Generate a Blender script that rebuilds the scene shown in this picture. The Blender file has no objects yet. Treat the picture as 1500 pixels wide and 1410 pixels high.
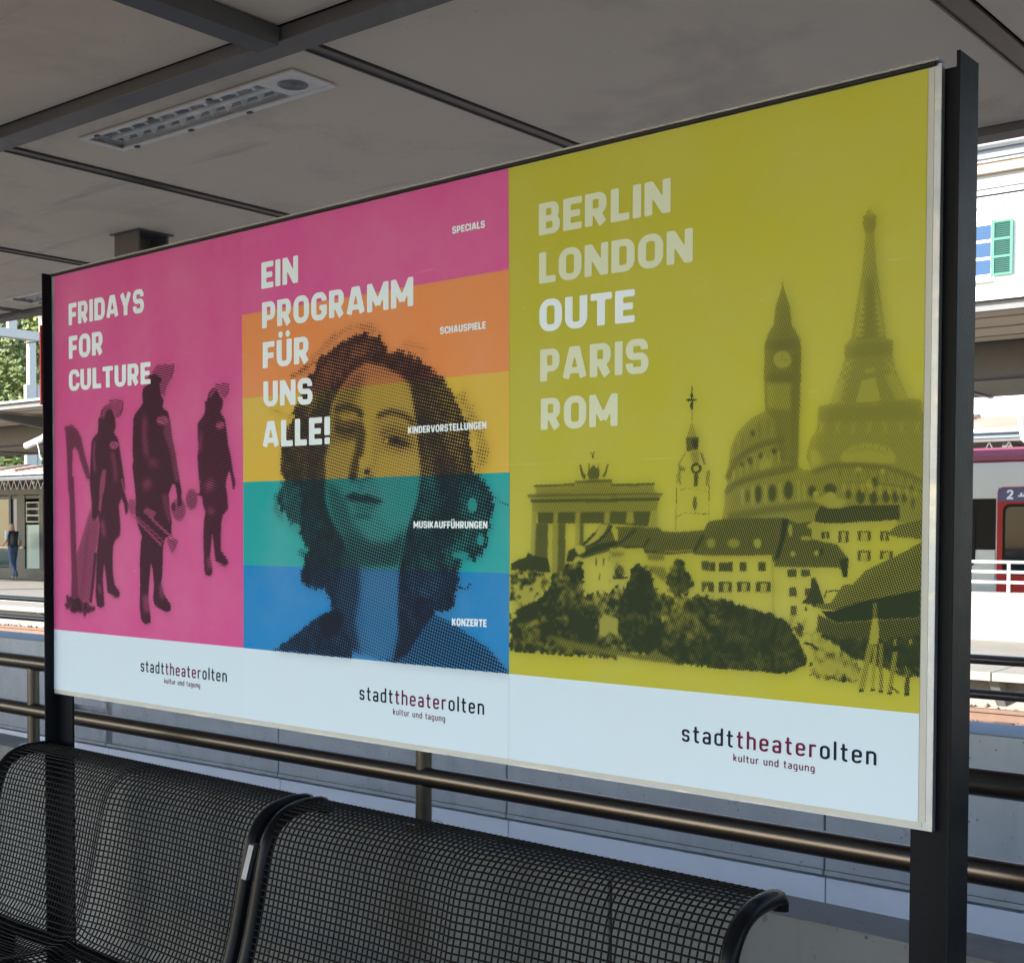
import bpy, bmesh, math, random
import numpy as np
from mathutils import Vector, Matrix
random.seed(7); RNG = np.random.RandomState(11)
S = bpy.context.scene; COL = S.collection
# ---------------------------------------------------------------- camera, light, exposure
cam = bpy.data.cameras.new('camera'); co = bpy.data.objects.new('camera', cam); COL.objects.link(co); S.camera = co
cam.sensor_width = 36; cam.lens = 44.993; cam.clip_end = 900; cam.clip_start = .05
cam.shift_x = .0203; cam.shift_y = .0851
R_, U_, F_ = Vector((0.758017,0.652228,0.002989)), Vector((-0.021273,0.020143,0.999571)), Vector((-0.651888,0.757755,-0.029143))
m = Matrix((R_, U_, -F_)).transposed().to_4x4(); m.translation = Vector((3.530620,-2.081744,1.500000)); co.matrix_world = m
SUN_EL, SUN_AZ = math.radians(26), math.radians(28)       # azimuth of the light's travel, off +Y towards +X
W = bpy.data.worlds.new('World'); S.world = W; W.use_nodes = True
nt = W.node_tree; bg = nt.nodes['Background']; sky = nt.nodes.new('ShaderNodeTexSky'); sky.sky_type = 'NISHITA'
sky.sun_disc = False; sky.sun_elevation = SUN_EL; sky.air_density = 1.0; sky.dust_density = .6; sky.ozone_density = 1.2
d = Vector((math.sin(SUN_AZ)*math.cos(SUN_EL), math.cos(SUN_AZ)*math.cos(SUN_EL), -math.sin(SUN_EL)))
sky.sun_rotation = math.atan2(-d.x, -d.y)
nt.links.new(sky.outputs[0], bg.inputs[0]); bg.inputs[1].default_value = .15
sl = bpy.data.lights.new('sun', 'SUN'); sl.energy = 3.0; sl.angle = math.radians(.5); sl.color = (1, .96, .91)
so = bpy.data.objects.new('sun', sl); COL.objects.link(so); so.rotation_euler = d.to_track_quat('-Z', 'Y').to_euler()
S.view_settings.view_transform = 'Standard'; S.view_settings.look = 'None'; S.view_settings.exposure = 1.66; S.view_settings.gamma = 1
S.cycles.use_adaptive_sampling = True; S.cycles.max_bounces = 10; S.cycles.diffuse_bounces = 6
# ---------------------------------------------------------------- helpers
def tag(o, label=None, cat=None, group=None, kind=None):
    if label: o['label'] = label
    if cat: o['category'] = cat
    if group: o['group'] = group
    if kind: o['kind'] = kind
    return o
def thing(name, loc, label, cat, group=None):
    o = bpy.data.objects.new(name, None); o.empty_display_size = .2; COL.objects.link(o); o.location = loc
    return tag(o, label, cat, group)
def org(o):
    v = Vector((0, 0, 0))
    while o is not None: v += o.location; o = o.parent
    return v
ANG = 0.05; CA, SA = math.cos(ANG), math.sin(ANG)
def can(p): return (p[0], p[1]+.038*p[0], p[2])
def pit(p): return (p[0], p[1]+.038*(p[0]-1.5), p[2])
def nrail(p): return (p[0], p[1]+.016*(p[0]-1), p[2])
def far(p): return (p[0]*CA - (p[1]-12)*SA, p[0]*SA + (p[1]-12)*CA + 12, p[2])
class MB:
    def __init__(s, xf=None): s.v = []; s.f = []; s.m = []; s.sm = []; s.xf = xf
    def add(s, vs, fs, mi=0, sm=False):
        n = len(s.v); s.v += [tuple(p) for p in vs]; s.f += [tuple(i+n for i in f) for f in fs]; s.m += [mi]*len(fs); s.sm += [sm]*len(fs); return s
    def box(s, x0, x1, y0, y1, z0, z1, mi=0):
        return s.add([(x0,y0,z0),(x1,y0,z0),(x1,y1,z0),(x0,y1,z0),(x0,y0,z1),(x1,y0,z1),(x1,y1,z1),(x0,y1,z1)],
            [(0,3,2,1),(4,5,6,7),(0,1,5,4),(1,2,6,5),(2,3,7,6),(3,0,4,7)], mi)
    def prism(s, prof, x0, x1, mi=0, axis='x', sm=False):            # profile of (a, b): (y, z) for axis x, (x, z) for y, (x, y) for z
        n = len(prof)
        f3 = {'x': lambda a, b, t: (t, a, b), 'y': lambda a, b, t: (a, t, b), 'z': lambda a, b, t: (a, b, t)}[axis]
        vs = [f3(a, b, x0) for a, b in prof] + [f3(a, b, x1) for a, b in prof]
        s.add(vs, [(i, (i+1) % n, (i+1) % n+n, i+n) for i in range(n)], mi, sm)
        return s.add(vs, [tuple(range(n))[::-1], tuple(range(n, 2*n))], mi)
    def tube(s, pts, r, n=8, mi=0, caps=True, rr=None):
        P = [Vector(p) for p in pts]; rings = []; up = None
        for i, p in enumerate(P):
            t = (P[min(i+1, len(P)-1)]-P[max(i-1, 0)]).normalized()
            if up is None: up = t.orthogonal().normalized()
            up = (up - t*up.dot(t)).normalized(); b = t.cross(up); q = rr[i] if rr else r
            rings.append([p+(up*math.cos(a)+b*math.sin(a))*q for a in [2*math.pi*k/n for k in range(n)]])
        vs = [v for g in rings for v in g]
        fs = [(i*n+k, i*n+(k+1) % n, (i+1)*n+(k+1) % n, (i+1)*n+k) for i in range(len(P)-1) for k in range(n)]
        s.add(vs, fs, mi, True)
        if caps: s.add(rings[0], [tuple(range(n))[::-1]], mi); s.add(rings[-1], [tuple(range(n))], mi)
        return s
    def build(s, name, mats, parent=None, bevel=0, label=None, **kw):
        me = bpy.data.meshes.new(name); o = bpy.data.objects.new(name, me); COL.objects.link(o)
        vs = [s.xf(p) for p in s.v] if s.xf else s.v
        if parent is not None: o.parent = parent; L = org(parent)
        else:
            a = np.array(vs); L = Vector(((a[:,0].min()+a[:,0].max())/2, (a[:,1].min()+a[:,1].max())/2, a[:,2].min())); o.location = L
        me.from_pydata([(p[0]-L.x, p[1]-L.y, p[2]-L.z) for p in vs], [], s.f)
        for mt in (mats if isinstance(mats, (list, tuple)) else [mats]): me.materials.append(mt)
        me.polygons.foreach_set('material_index', s.m); me.polygons.foreach_set('use_smooth', s.sm); me.update()
        if bevel:
            b = o.modifiers.new('b', 'BEVEL'); b.width = bevel; b.segments = 2; b.limit_method = 'ANGLE'; b.angle_limit = .7
        return tag(o, label, **kw)
def dup(root, loc, label=None, rz=None):
    r = root.copy(); COL.objects.link(r); r.location = loc
    if label: r['label'] = label
    if rz is not None: r.rotation_euler.z = rz
    for ch in list(root.children):
        c = ch.copy(); COL.objects.link(c); c.parent = r
        for g in ch.children: q = g.copy(); COL.objects.link(q); q.parent = c
    return r
# ---------------------------------------------------------------- materials
def N(nt, t, **kw):
    n = nt.nodes.new(t)
    for k, v in kw.items():
        if k.startswith('i_'): n.inputs[k[2:]].default_value = v
        else: setattr(n, k, v)
    return n
def mixc(nt, fac, a, b, bt='MIX'):
    n = nt.nodes.new('ShaderNodeMix'); n.data_type = 'RGBA'; n.blend_type = bt
    for s_, v in ((0, fac), (6, a), (7, b)):
        if hasattr(v, 'is_output'): nt.links.new(v, n.inputs[s_])
        else: n.inputs[s_].default_value = v if s_ == 0 else (*v, 1)[:4]
    return n.outputs[2]
def mth(nt, op, a, b=0., c=None, clamp=False):
    n = nt.nodes.new('ShaderNodeMath'); n.operation = op; n.use_clamp = clamp
    for i, v in enumerate((a, b) if c is None else (a, b, c)):
        if hasattr(v, 'is_output'): nt.links.new(v, n.inputs[i])
        else: n.inputs[i].default_value = v
    return n.outputs[0]
def noise(nt, co, sc, det=4, rough=.55, scale3=None, dist=0):
    if scale3:
        mp = N(nt, 'ShaderNodeMapping'); mp.inputs['Scale'].default_value = scale3; nt.links.new(co, mp.inputs[0]); co = mp.outputs[0]
    n = N(nt, 'ShaderNodeTexNoise', i_Scale=sc, i_Detail=det, i_Roughness=rough, i_Distortion=dist); nt.links.new(co, n.inputs['Vector']); return n.outputs['Fac']
def ramp(nt, fac, lo, hi):
    n = N(nt, 'ShaderNodeMapRange'); n.inputs[1].default_value = lo; n.inputs[2].default_value = hi; nt.links.new(fac, n.inputs[0]); return n.outputs[0]
def new(name, rough=.6, metal=0, spec=.5):
    mt = bpy.data.materials.new(name); mt.use_nodes = True; nt = mt.node_tree; b = nt.nodes['Principled BSDF']
    b.inputs['Roughness'].default_value = rough; b.inputs['Metallic'].default_value = metal; b.inputs['Specular IOR Level'].default_value = spec
    tc = N(nt, 'ShaderNodeTexCoord'); return mt, nt, b, tc.outputs['Object']
def bump(nt, b, h, st, dist=.01):
    n = N(nt, 'ShaderNodeBump'); n.inputs['Strength'].default_value = st; n.inputs['Distance'].default_value = dist; nt.links.new(h, n.inputs['Height']); nt.links.new(n.outputs[0], b.inputs['Normal'])
def basic(name, col, rough=.6, metal=0, var=.12, sc=3, bst=.1, bsc=60, s3=None, spec=.5, dirt=None, dsc=1.5, dlo=.55, dhi=.8):
    mt, nt, b, c = new(name, rough, metal, spec)
    f = noise(nt, c, sc, 5, .6, s3)
    o = mixc(nt, f, [x*(1-var) for x in col], [min(1, x*(1+var)) for x in col])
    if dirt:
        g = ramp(nt, noise(nt, c, dsc, 6, .65, s3, .4), dlo, dhi); o = mixc(nt, g, o, dirt)
    nt.links.new(o, b.inputs['Base Color'])
    rr = mth(nt, 'MULTIPLY_ADD', noise(nt, c, sc*3, 3), .25*rough, rough*.87); nt.links.new(rr, b.inputs['Roughness'])
    if bst: bump(nt, b, noise(nt, c, bsc, 3), bst, .004)
    return mt
def concrete(name, col, streak=.3, pores=True, stain=(.1, .09, .08), sst=.5):
    mt, nt, b, c = new(name, .85, 0, .3)
    o = mixc(nt, noise(nt, c, 2.2, 7, .62), [x*.78 for x in col], [min(1, x*1.18) for x in col])
    o = mixc(nt, mth(nt, 'MULTIPLY', ramp(nt, noise(nt, c, 5, 4, .6, (1, 1, .09)), .5, .75), streak), o, [x*.55 for x in col])
    o = mixc(nt, mth(nt, 'MULTIPLY', ramp(nt, noise(nt, c, 1.1, 8, .7, (.5, .5, 1.2), .6), .52, .70), sst), o, stain)
    o = mixc(nt, mth(nt, 'MULTIPLY', ramp(nt, noise(nt, c, 34, 3, .5, (1, 1, .6)), .66, .72), .5), o, [x*.45 for x in col])
    h = noise(nt, c, 40, 6, .7)
    if pores:
        v = N(nt, 'ShaderNodeTexVoronoi', i_Scale=26); nt.links.new(c, v.inputs['Vector'])
        p = mth(nt, 'LESS_THAN', v.outputs['Distance'], .13); q = N(nt, 'ShaderNodeSeparateColor'); nt.links.new(v.outputs['Color'], q.inputs[0])
        p = mth(nt, 'MULTIPLY', p, mth(nt, 'GREATER_THAN', q.outputs[0], .72)); o = mixc(nt, mth(nt, 'MULTIPLY', p, .75), o, [x*.3 for x in col])
    nt.links.new(o, b.inputs['Base Color']); bump(nt, b, h, .25, .006); return mt
M = {}
M['ceil'] = basic('ceiling_board', (.81, .635, .455), .8, 0, .07, 1.6, .08, 30, dirt=(.50, .39, .28), dsc=1.3, dlo=.52, dhi=.85)
def speck(mt):
    nt = mt.node_tree; b = nt.nodes['Principled BSDF']; l = b.inputs['Base Color'].links[0]; src = l.from_socket
    tc = N(nt, 'ShaderNodeTexCoord').outputs['Object']
    a = ramp(nt, noise(nt, tc, 42, 4, .7), .63, .70); g = ramp(nt, noise(nt, tc, 2.3, 3), .5, .72)
    o = mixc(nt, mth(nt, 'MULTIPLY', mth(nt, 'MULTIPLY', a, g), .7), src, (.08, .06, .05))
    st = ramp(nt, noise(nt, tc, 2.5, 5, .6, (.22, 2.2, 1), .5), .6, .7); o = mixc(nt, mth(nt, 'MULTIPLY', st, .3), o, (.2, .17, .15))
    nt.links.new(o, b.inputs['Base Color'])
speck(M['ceil'])
M['beam'] = basic('brown_beam_paint', (.125, .105, .09), .5, 0, .12, 3, .05, 80, dirt=(.2, .18, .16), dsc=4)
M['joint'] = basic('joint_strip_metal', (.10, .078, .066), .4, .3, .15, 6, .05, 80, s3=(3, .3, 1))
M['black'] = basic('dark_gap', (.012, .011, .011), .8)
M['post'] = basic('anthracite_post_paint', (.009, .0105, .0145), .45, 0, .25, 9, .12, 140, s3=(1, 1, .25), dirt=(.022, .022, .026), dsc=9, dlo=.68, dhi=.85, spec=.06)
M['mesh'] = basic('black_plastic_coating', (.004, .005, .007), .5, 0, .2, 30, .05, 200, spec=.10)
M['tube'] = basic('black_gloss_tube', (.005, .006, .009), .25, 0, .2, 20, .03, 200, spec=.10)
M['steel'] = basic('brushed_stainless', (.088, .078, .070), .32, 1, .25, 25, .04, 200, s3=(.05, 1, 1))
M['zinc'] = basic('zinc_clamp', (.12, .13, .15), .4, .7, .1, 30)
M['alu'] = basic('weathered_aluminium', (.42, .47, .53), .45, .35, .2, 14, .1, 90, dirt=(.66, .65, .58), dsc=6, dlo=.5, dhi=.66)
M['glue'] = basic('glue_residue', (.50, .52, .50), .7, 0, .12, 12, .2, 60, dirt=(.56, .53, .42), dsc=5)
M['rail_lip'] = basic('aluminium_trim', (.36, .37, .40), .3, .9, .08, 20)
M['white_panel'] = basic('pale_grey_wall_cladding', (.88, .91, .95), .5, 0, .03, .8, .02, 30, dirt=(.76, .79, .84), dsc=2, dlo=.55, dhi=.9)
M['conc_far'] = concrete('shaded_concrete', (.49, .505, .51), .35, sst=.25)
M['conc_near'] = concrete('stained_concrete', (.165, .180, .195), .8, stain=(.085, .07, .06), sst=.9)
M['conc_white'] = concrete('pale_platform_concrete', (.37, .35, .31), .15, False, (.4, .36, .3), .3)
M['coping'] = concrete('platform_edge_slab', (.42, .385, .32), .2, True, (.3, .27, .21), .4)
M['asphalt'] = basic('platform_asphalt', (.055, .055, .058), .9, 0, .3, 5, .4, 120, dirt=(.03, .03, .03), dsc=2)
M['ballast'] = basic('rusty_ballast', (.21, .14, .095), .95, 0, .35, 18, .8, 30)
M['sleeper'] = basic('rusty_sleeper', (.15, .095, .06), .8, .1, .3, 8, .3, 50)
M['rail'] = basic('rusty_rail', (.27, .165, .11), .6, .2, .2, 7, .15, 60)
M['ground'] = basic('gravel_ground', (.125, .135, .148), .95, 0, .2, .8, .3, 10)
M['dark'] = basic('dark_pit', (.05, .05, .055), .9)
M['white'] = basic('white_paint', (.80, .80, .78), .5, 0, .04, 2, .03, 40)
M['cream'] = basic('white_render_facade', (.80, .79, .76), .85, 0, .02, .6, .05, 30)
M['shutter'] = basic('green_shutter_paint', (.055, .21, .15), .6, 0, .1, 3)
M['shutter_d'] = basic('green_slat_paint', (.025, .105, .08), .6, 0, .1, 3)
M['tile'] = basic('clay_roof_tile', (.36, .23, .18), .8, 0, .2, 2.5, .2, 20, dirt=(.42, .34, .28), dsc=1)
M['gutter'] = basic('grey_gutter_zinc', (.34, .36, .38), .35, .6, .1, 3)
M['bluegrey'] = basic('blue_grey_eave_board', (.22, .26, .31), .6, 0, .06, 2)
M['beige'] = basic('beige_cornice', (.40, .33, .25), .8, 0, .1, 2)
M['stonegrey'] = basic('grey_cornice_stone', (.34, .35, .36), .8, 0, .08, 1.5)
M['red'] = basic('red_door_paint', (.34, .012, .018), .4, 0, .06, 3, spec=.2)
M['redstrip'] = basic('red_reflective_strip', (.62, .02, .035), .35)
M['train_w'] = basic('train_light_grey', (.50, .56, .58), .35, 0, .05, 1.5)
M['train_k'] = basic('train_black_band', (.010, .010, .011), .4, spec=.08)
M['train_r'] = basic('train_magenta_roof', (.24, .05, .09), .5, 0, .15, 1.5)
M['navy'] = basic('navy_sign', (.02, .035, .16), .4)
M['yellow'] = basic('yellow_sign', (.75, .5, .06), .5)
M['soffit'] = basic('ribbed_soffit', (.42, .36, .29), .8, 0, .12, 1.2, .05, 20, dirt=(.28, .23, .18), dsc=1)
M['darkbeam'] = basic('dark_grey_beam', (.085, .08, .074), .6, 0, .15, 2)
M['truss'] = basic('old_truss_metal', (.17, .15, .13), .7, .2, .2, 3)
M['frame'] = basic('dark_window_frame', (.035, .037, .042), .45)
M['pale_frame'] = basic('pale_louvre_frame', (.5, .49, .44), .5)
M['skin'] = basic('skin', (.55, .30, .21), .6)
M['hair'] = basic('grey_hair', (.45, .42, .40), .8)
M['shirt'] = basic('light_blue_shirt', (.60, .70, .82), .8)
M['vest'] = basic('navy_vest', (.02, .025, .045), .8)
M['jeans'] = basic('blue_jeans', (.06, .10, .20), .85, 0, .35, 8)
M['shoe'] = basic('grey_shoe', (.35, .33, .33), .7)
M['bag'] = basic('black_backpack', (.014, .015, .02), .7)
M['lampw'] = basic('lamp_reflector', (.96, .88, .76), .5, 0, .06, 8)
M['lampf'] = basic('lamp_frame_paint', (.85, .76, .66), .5, 0, .08, 10)
M['grille'] = basic('speaker_grille', (.30, .28, .25), .5, .3)
def glass(name, col, rough=.05, tr=.0, metal=.0):
    mt, nt, b, c = new(name, rough, metal, .35); b.inputs['Base Color'].default_value = (*col, 1)
    bump(nt, b, noise(nt, c, .7, 2), .06, .05); return mt
M['glass_d'] = glass('dark_tinted_glass', (.012, .018, .026)); M['glass_d'].node_tree.nodes['Principled BSDF'].inputs['Specular IOR Level'].default_value = .12; M['glass_p'] = glass('pale_frosted_glass', (.36, .50, .50), .25)
M['glass_b'] = glass('painted_sky_glass', (.03, .085, .18), .1); M['glass_g'] = glass('shop_glass', (.05, .085, .085), .04)  # glass_b: sky reflection put into the blue base colour
mt, nt, b, c = new('clear_lamp_cover', .15); b.inputs['Alpha'].default_value = .26; b.inputs['Base Color'].default_value = (.95, .88, .76, 1); M['cover'] = mt
# leaves
mt, nt, b, c = new('foliage', .6)
oi = N(nt, 'ShaderNodeNewGeometry'); f = noise(nt, c, .22, 4, .6); f2 = noise(nt, c, 1.6, 3)
o = mixc(nt, ramp(nt, f, .38, .62), (.055, .105, .033), (.22, .25, .055)); o = mixc(nt, mth(nt, 'MULTIPLY', ramp(nt, f2, .55, .7), .5), o, (.24, .2, .1))
nt.links.new(o, b.inputs['Base Color']); M['leaf'] = mt
M['bark'] = basic('bark', (.12, .09, .07), .9, 0, .3, 4)
M['hill'] = basic('wooded_slope_soil', (.10, .09, .05), .95, 0, .4, .2)
# ---------------------------------------------------------------- lettering: every glyph is a distance field contoured into a flat mesh
def fbox(X, Y, x0, y0, x1, y1, r=.04):
    r = min(r, (x1-x0)/2, (y1-y0)/2); qx = np.abs(X-(x0+x1)/2)-(x1-x0)/2+r; qy = np.abs(Y-(y0+y1)/2)-(y1-y0)/2+r
    return np.hypot(np.maximum(qx, 0), np.maximum(qy, 0))+np.minimum(np.maximum(qx, qy), 0)-r
def fseg(X, Y, x0, y0, x1, y1, w, r=.04):
    L = math.hypot(x1-x0, y1-y0); c, s = (x1-x0)/L, (y1-y0)/L; mx, my = (x0+x1)/2, (y0+y1)/2
    A_, B_ = (X-mx)*c+(Y-my)*s, -(X-mx)*s+(Y-my)*c; return fbox(A_, B_, -L/2, -w/2, L/2, w/2, r)
def fring(X, Y, x0, y0, x1, y1, R, t, tb=None):
    tb = tb or t; return np.maximum(fbox(X, Y, x0, y0, x1, y1, R), -fbox(X, Y, x0+t, y0+tb, x1-t, y1-tb, max(.02, R-t)))
def glyph_cap(ch, X, Y):
    t, h = .29, .215; mn, mx = np.minimum, np.maximum
    b = lambda *a: fbox(X, Y, *a); s = lambda *a: fseg(X, Y, *a); rg = lambda *a: fring(X, Y, *a)
    U = lambda *fs: __import__('functools').reduce(mn, fs)
    if ch == 'E': return .70, U(b(0,0,t,1), b(0,0,.70,h), b(0,.395,.64,.605), b(0,1-h,.70,1))
    if ch == 'F': return .67, U(b(0,0,t,1), b(0,.36,.62,.575), b(0,1-h,.67,1))
    if ch == 'L': return .66, U(b(0,0,t,1), b(0,0,.66,h+.01))
    if ch == 'I': return t, b(0,0,t,1)
    if ch == 'T': return .78, U(b(.245,0,.245+t,1), b(0,1-h,.78,1))
    if ch == 'H': return .84, U(b(0,0,t,1), b(.55,0,.84,1), b(.1,.39,.7,.61))
    if ch == 'O': return .88, rg(0,-.015,.88,1.015,.38,t,h)
    if ch == 'D': return .84, U(mx(rg(-.4,0,.84,1,.36,t,h), -X), b(0,0,t,1))
    if ch == 'C': return .80, mx(rg(0,-.015,.86,1.015,.36,t,h), -b(.5,.35,1.3,.65,.02))
    if ch == 'G': return .86, U(mx(rg(0,-.015,.86,1.015,.36,t,h), -b(.5,.52,1.3,.68,.02)), b(.45,.36,.86,.54), b(.57,.15,.86,.54))
    if ch in 'UÜ':
        f = mx(rg(0,-.015,.84,1.6,.36,t,h), Y-1+.0)
        if ch == 'Ü': f = U(f, np.hypot(X-.22, Y-1.2)-.125, np.hypot(X-.62, Y-1.2)-.125)
        return .84, f
    if ch == 'P': return .78, U(mx(rg(-.4,.29,.78,1,.3,t,h-.02), -X), b(0,0,t,1))
    if ch == 'R': return .82, U(mx(rg(-.4,.33,.79,1,.29,t,h-.02), -X), b(0,0,t,1), s(.42,.42,.665,.03,t))
    if ch == 'B': return .82, U(mx(rg(-.4,0,.82,.58,.26,t,h-.03), -X), mx(rg(-.4,.41,.78,1,.26,t,h-.03), -X), b(0,0,t,1))
    if ch == 'S':
        u = mx(rg(.0,.395,.80,1.015,.29,t-.02,h-.005), -b(.4,.5,1.3,.69,.02)); l = mx(rg(0,-.015,.82,.605,.29,t-.02,h-.005), -b(-.4,.31,.4,.5,.02)); return .82, mn(u, l)
    if ch == 'A': return .94, U(s(.13,.03,.40,.97,t-.02), s(.81,.03,.54,.97,t-.02), b(.25,.17,.7,.36), b(.33,.8,.61,1))
    if ch == 'V': return .92, U(s(.13,.97,.40,.03,t-.02), s(.79,.97,.52,.03,t-.02), b(.32,0,.6,.2))
    if ch == 'Y': return .88, U(s(.14,.97,.44,.40,t-.02), s(.74,.97,.44,.40,t-.02), b(.295,0,.585,.5))
    if ch == 'N': return .88, U(b(0,0,.27,1), b(.61,0,.88,1), s(.15,.93,.73,.07,.29))
    if ch == 'M': return 1.08, U(b(0,0,.27,1), b(.81,0,1.08,1), s(.14,.93,.54,.22,.25), s(.94,.93,.54,.22,.25))
    if ch == 'K': return .86, U(b(0,0,t,1), s(.18,.38,.72,.93,.28), s(.36,.58,.72,.06,.28))
    if ch == 'Z': return .76, U(b(0,0,.76,h), b(0,1-h,.76,1), s(.18,.1,.58,.9,.27))
    if ch == '!': return .32, U(b(.01,.33,.31,1), b(.02,0,.30,.25))
    if ch == '2': return .7, U(mx(rg(0,.40,.7,1.015,.3,.24,.2), -b(-.3,.3,.32,.68,.02)), s(.57,.55,.12,.12,.22), b(0,0,.7,.2))
def glyph_low(ch, X, Y):
    t = .125; x = .70; w = .46; mn, mx = np.minimum, np.maximum; r = .05
    b = lambda *a: fbox(X, Y, *a); s = lambda *a: fseg(X, Y, *a); rg = lambda *a: fring(X, Y, *a)
    U = lambda *fs: __import__('functools').reduce(mn, fs)
    if ch == ' ': return .22, X*0+9
    if ch == 'o': return w, rg(0,-.01,w,x+.01,.22,t)
    if ch == 'd': return w, U(rg(0,-.01,w,x+.01,.2,t), b(w-t,0,w,1,r))
    if ch == 'a': return w-.02, U(rg(0,-.01,w-.02,.42,.16,t), mx(rg(.0,.1,w-.02,x+.01,.2,t), -b(-.3,-.3,w-.02-t,x-.17,.01)), b(w-.02-t,0,w-.02,.55,r))
    if ch == 'e': return w, U(mx(rg(0,-.01,w,x+.01,.21,t), -b(w*.5,.17,1,.34,.01)), b(.04,.30,w-.02,.30+t*.9,.02))
    if ch == 'l': return t, b(0,0,t,1,r)
    if ch == 't': return .34, U(mx(rg(.08,-.01,.6,1.5,.16,t), np.maximum(X-.33, Y-.92)), b(0,x-t,.34,x,r))
    if ch == 'h': return w, U(b(0,0,t,1,r), mx(rg(0,-.6,w,x+.01,.2,t), -Y))
    if ch == 'n': return w, U(b(0,0,t,x,r), mx(rg(0,-.6,w,x+.01,.2,t), -Y))
    if ch == 'u': return w, U(b(w-t,0,w,x,r), mx(rg(0,-.01,w,1.4,.2,t), Y-x))
    if ch == 'r': return .33, U(b(0,0,t,x,r), mx(mx(rg(0,-.6,w,x+.01,.2,t), X-.33), .5-Y))
    if ch == 's': return .42, mn(mx(rg(0,.29,.42,x+.01,.17,t), -b(.21,.3,1,.5,.01)), mx(rg(0,-.01,.42,.41,.17,t), -b(-1,.2,.21,.4,.01)))
    if ch == 'k': return .42, U(b(0,0,t,1,r), s(.1,.28,.36,.64,t+.01), s(.17,.38,.37,.04,t+.01))
    if ch == 'g': return w, U(rg(0,-.01,w,x+.01,.2,t), mx(rg(-.0,-.26,w,x,.2,t), np.maximum(-b(-1,-.15,w-t,x,.01), -X+.0)))
_gc = {}
def glyph(ch, low, n):
    if (ch, low, n) in _gc: return _gc[ch, low, n]
    st = 1.0/n; xs = np.arange(-.06, 1.16+st, st); ys = np.arange(-.34, 1.42+st, st); X, Y = np.meshgrid(xs, ys)
    w, f = (glyph_low if low else glyph_cap)(ch, X, Y); V = []; Fc = []; ins = f < 0
    def av(a, b_):
        V.append((a, b_)); return len(V)-1
    for j in range(len(ys)-1):
        i = 0; row = ins[j, :-1] & ins[j, 1:] & ins[j+1, :-1] & ins[j+1, 1:]; anyr = ins[j, :-1] | ins[j, 1:] | ins[j+1, :-1] | ins[j+1, 1:]
        while i < len(xs)-1:
            if row[i]:
                k = i
                while k < len(xs)-1 and row[k]: k += 1
                q = [av(xs[i], ys[j]), av(xs[k], ys[j]), av(xs[k], ys[j+1]), av(xs[i], ys[j+1])]; Fc.append(tuple(q)); i = k; continue
            if anyr[i]:
                cs = [(i, j), (i+1, j), (i+1, j+1), (i, j+1)]; q = []
                for a in range(4):
                    (ia, ja), (ib, jb) = cs[a], cs[(a+1) % 4]; fa, fb = f[ja, ia], f[jb, ib]
                    if fa < 0: q.append((xs[ia], ys[ja]))
                    if (fa < 0) != (fb < 0): k = fa/(fa-fb); q.append((xs[ia]+(xs[ib]-xs[ia])*k, ys[ja]+(ys[jb]-ys[ja])*k))
                if len(q) > 2: Fc.append(tuple(av(*p) for p in q))
            i += 1
    _gc[ch, low, n] = (w, V, Fc); return _gc[ch, low, n]
def text_geo(mb, txt, x0, x1, z0, z1, h, low, y, n=22, gap=None, mi=None, depth=None):
    gap = gap if gap is not None else (.18 if low else .115)
    ws = [glyph(c, low, n)[0] for c in txt]; tot = sum(ws)+gap*(len(txt)-1); sx = (x1-x0)/tot; cur = 0
    for i, ch in enumerate(txt):
        w, V, Fc = glyph(ch, low, n); vs = []
        for a, b_ in V:
            px = x0+(cur+a)*sx; vs.append((px, y, z0+(z1-z0)*(px-x0)/(x1-x0)+b_*h))
        mb.add(vs, Fc, mi[i] if mi else 0); cur += w+gap
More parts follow.
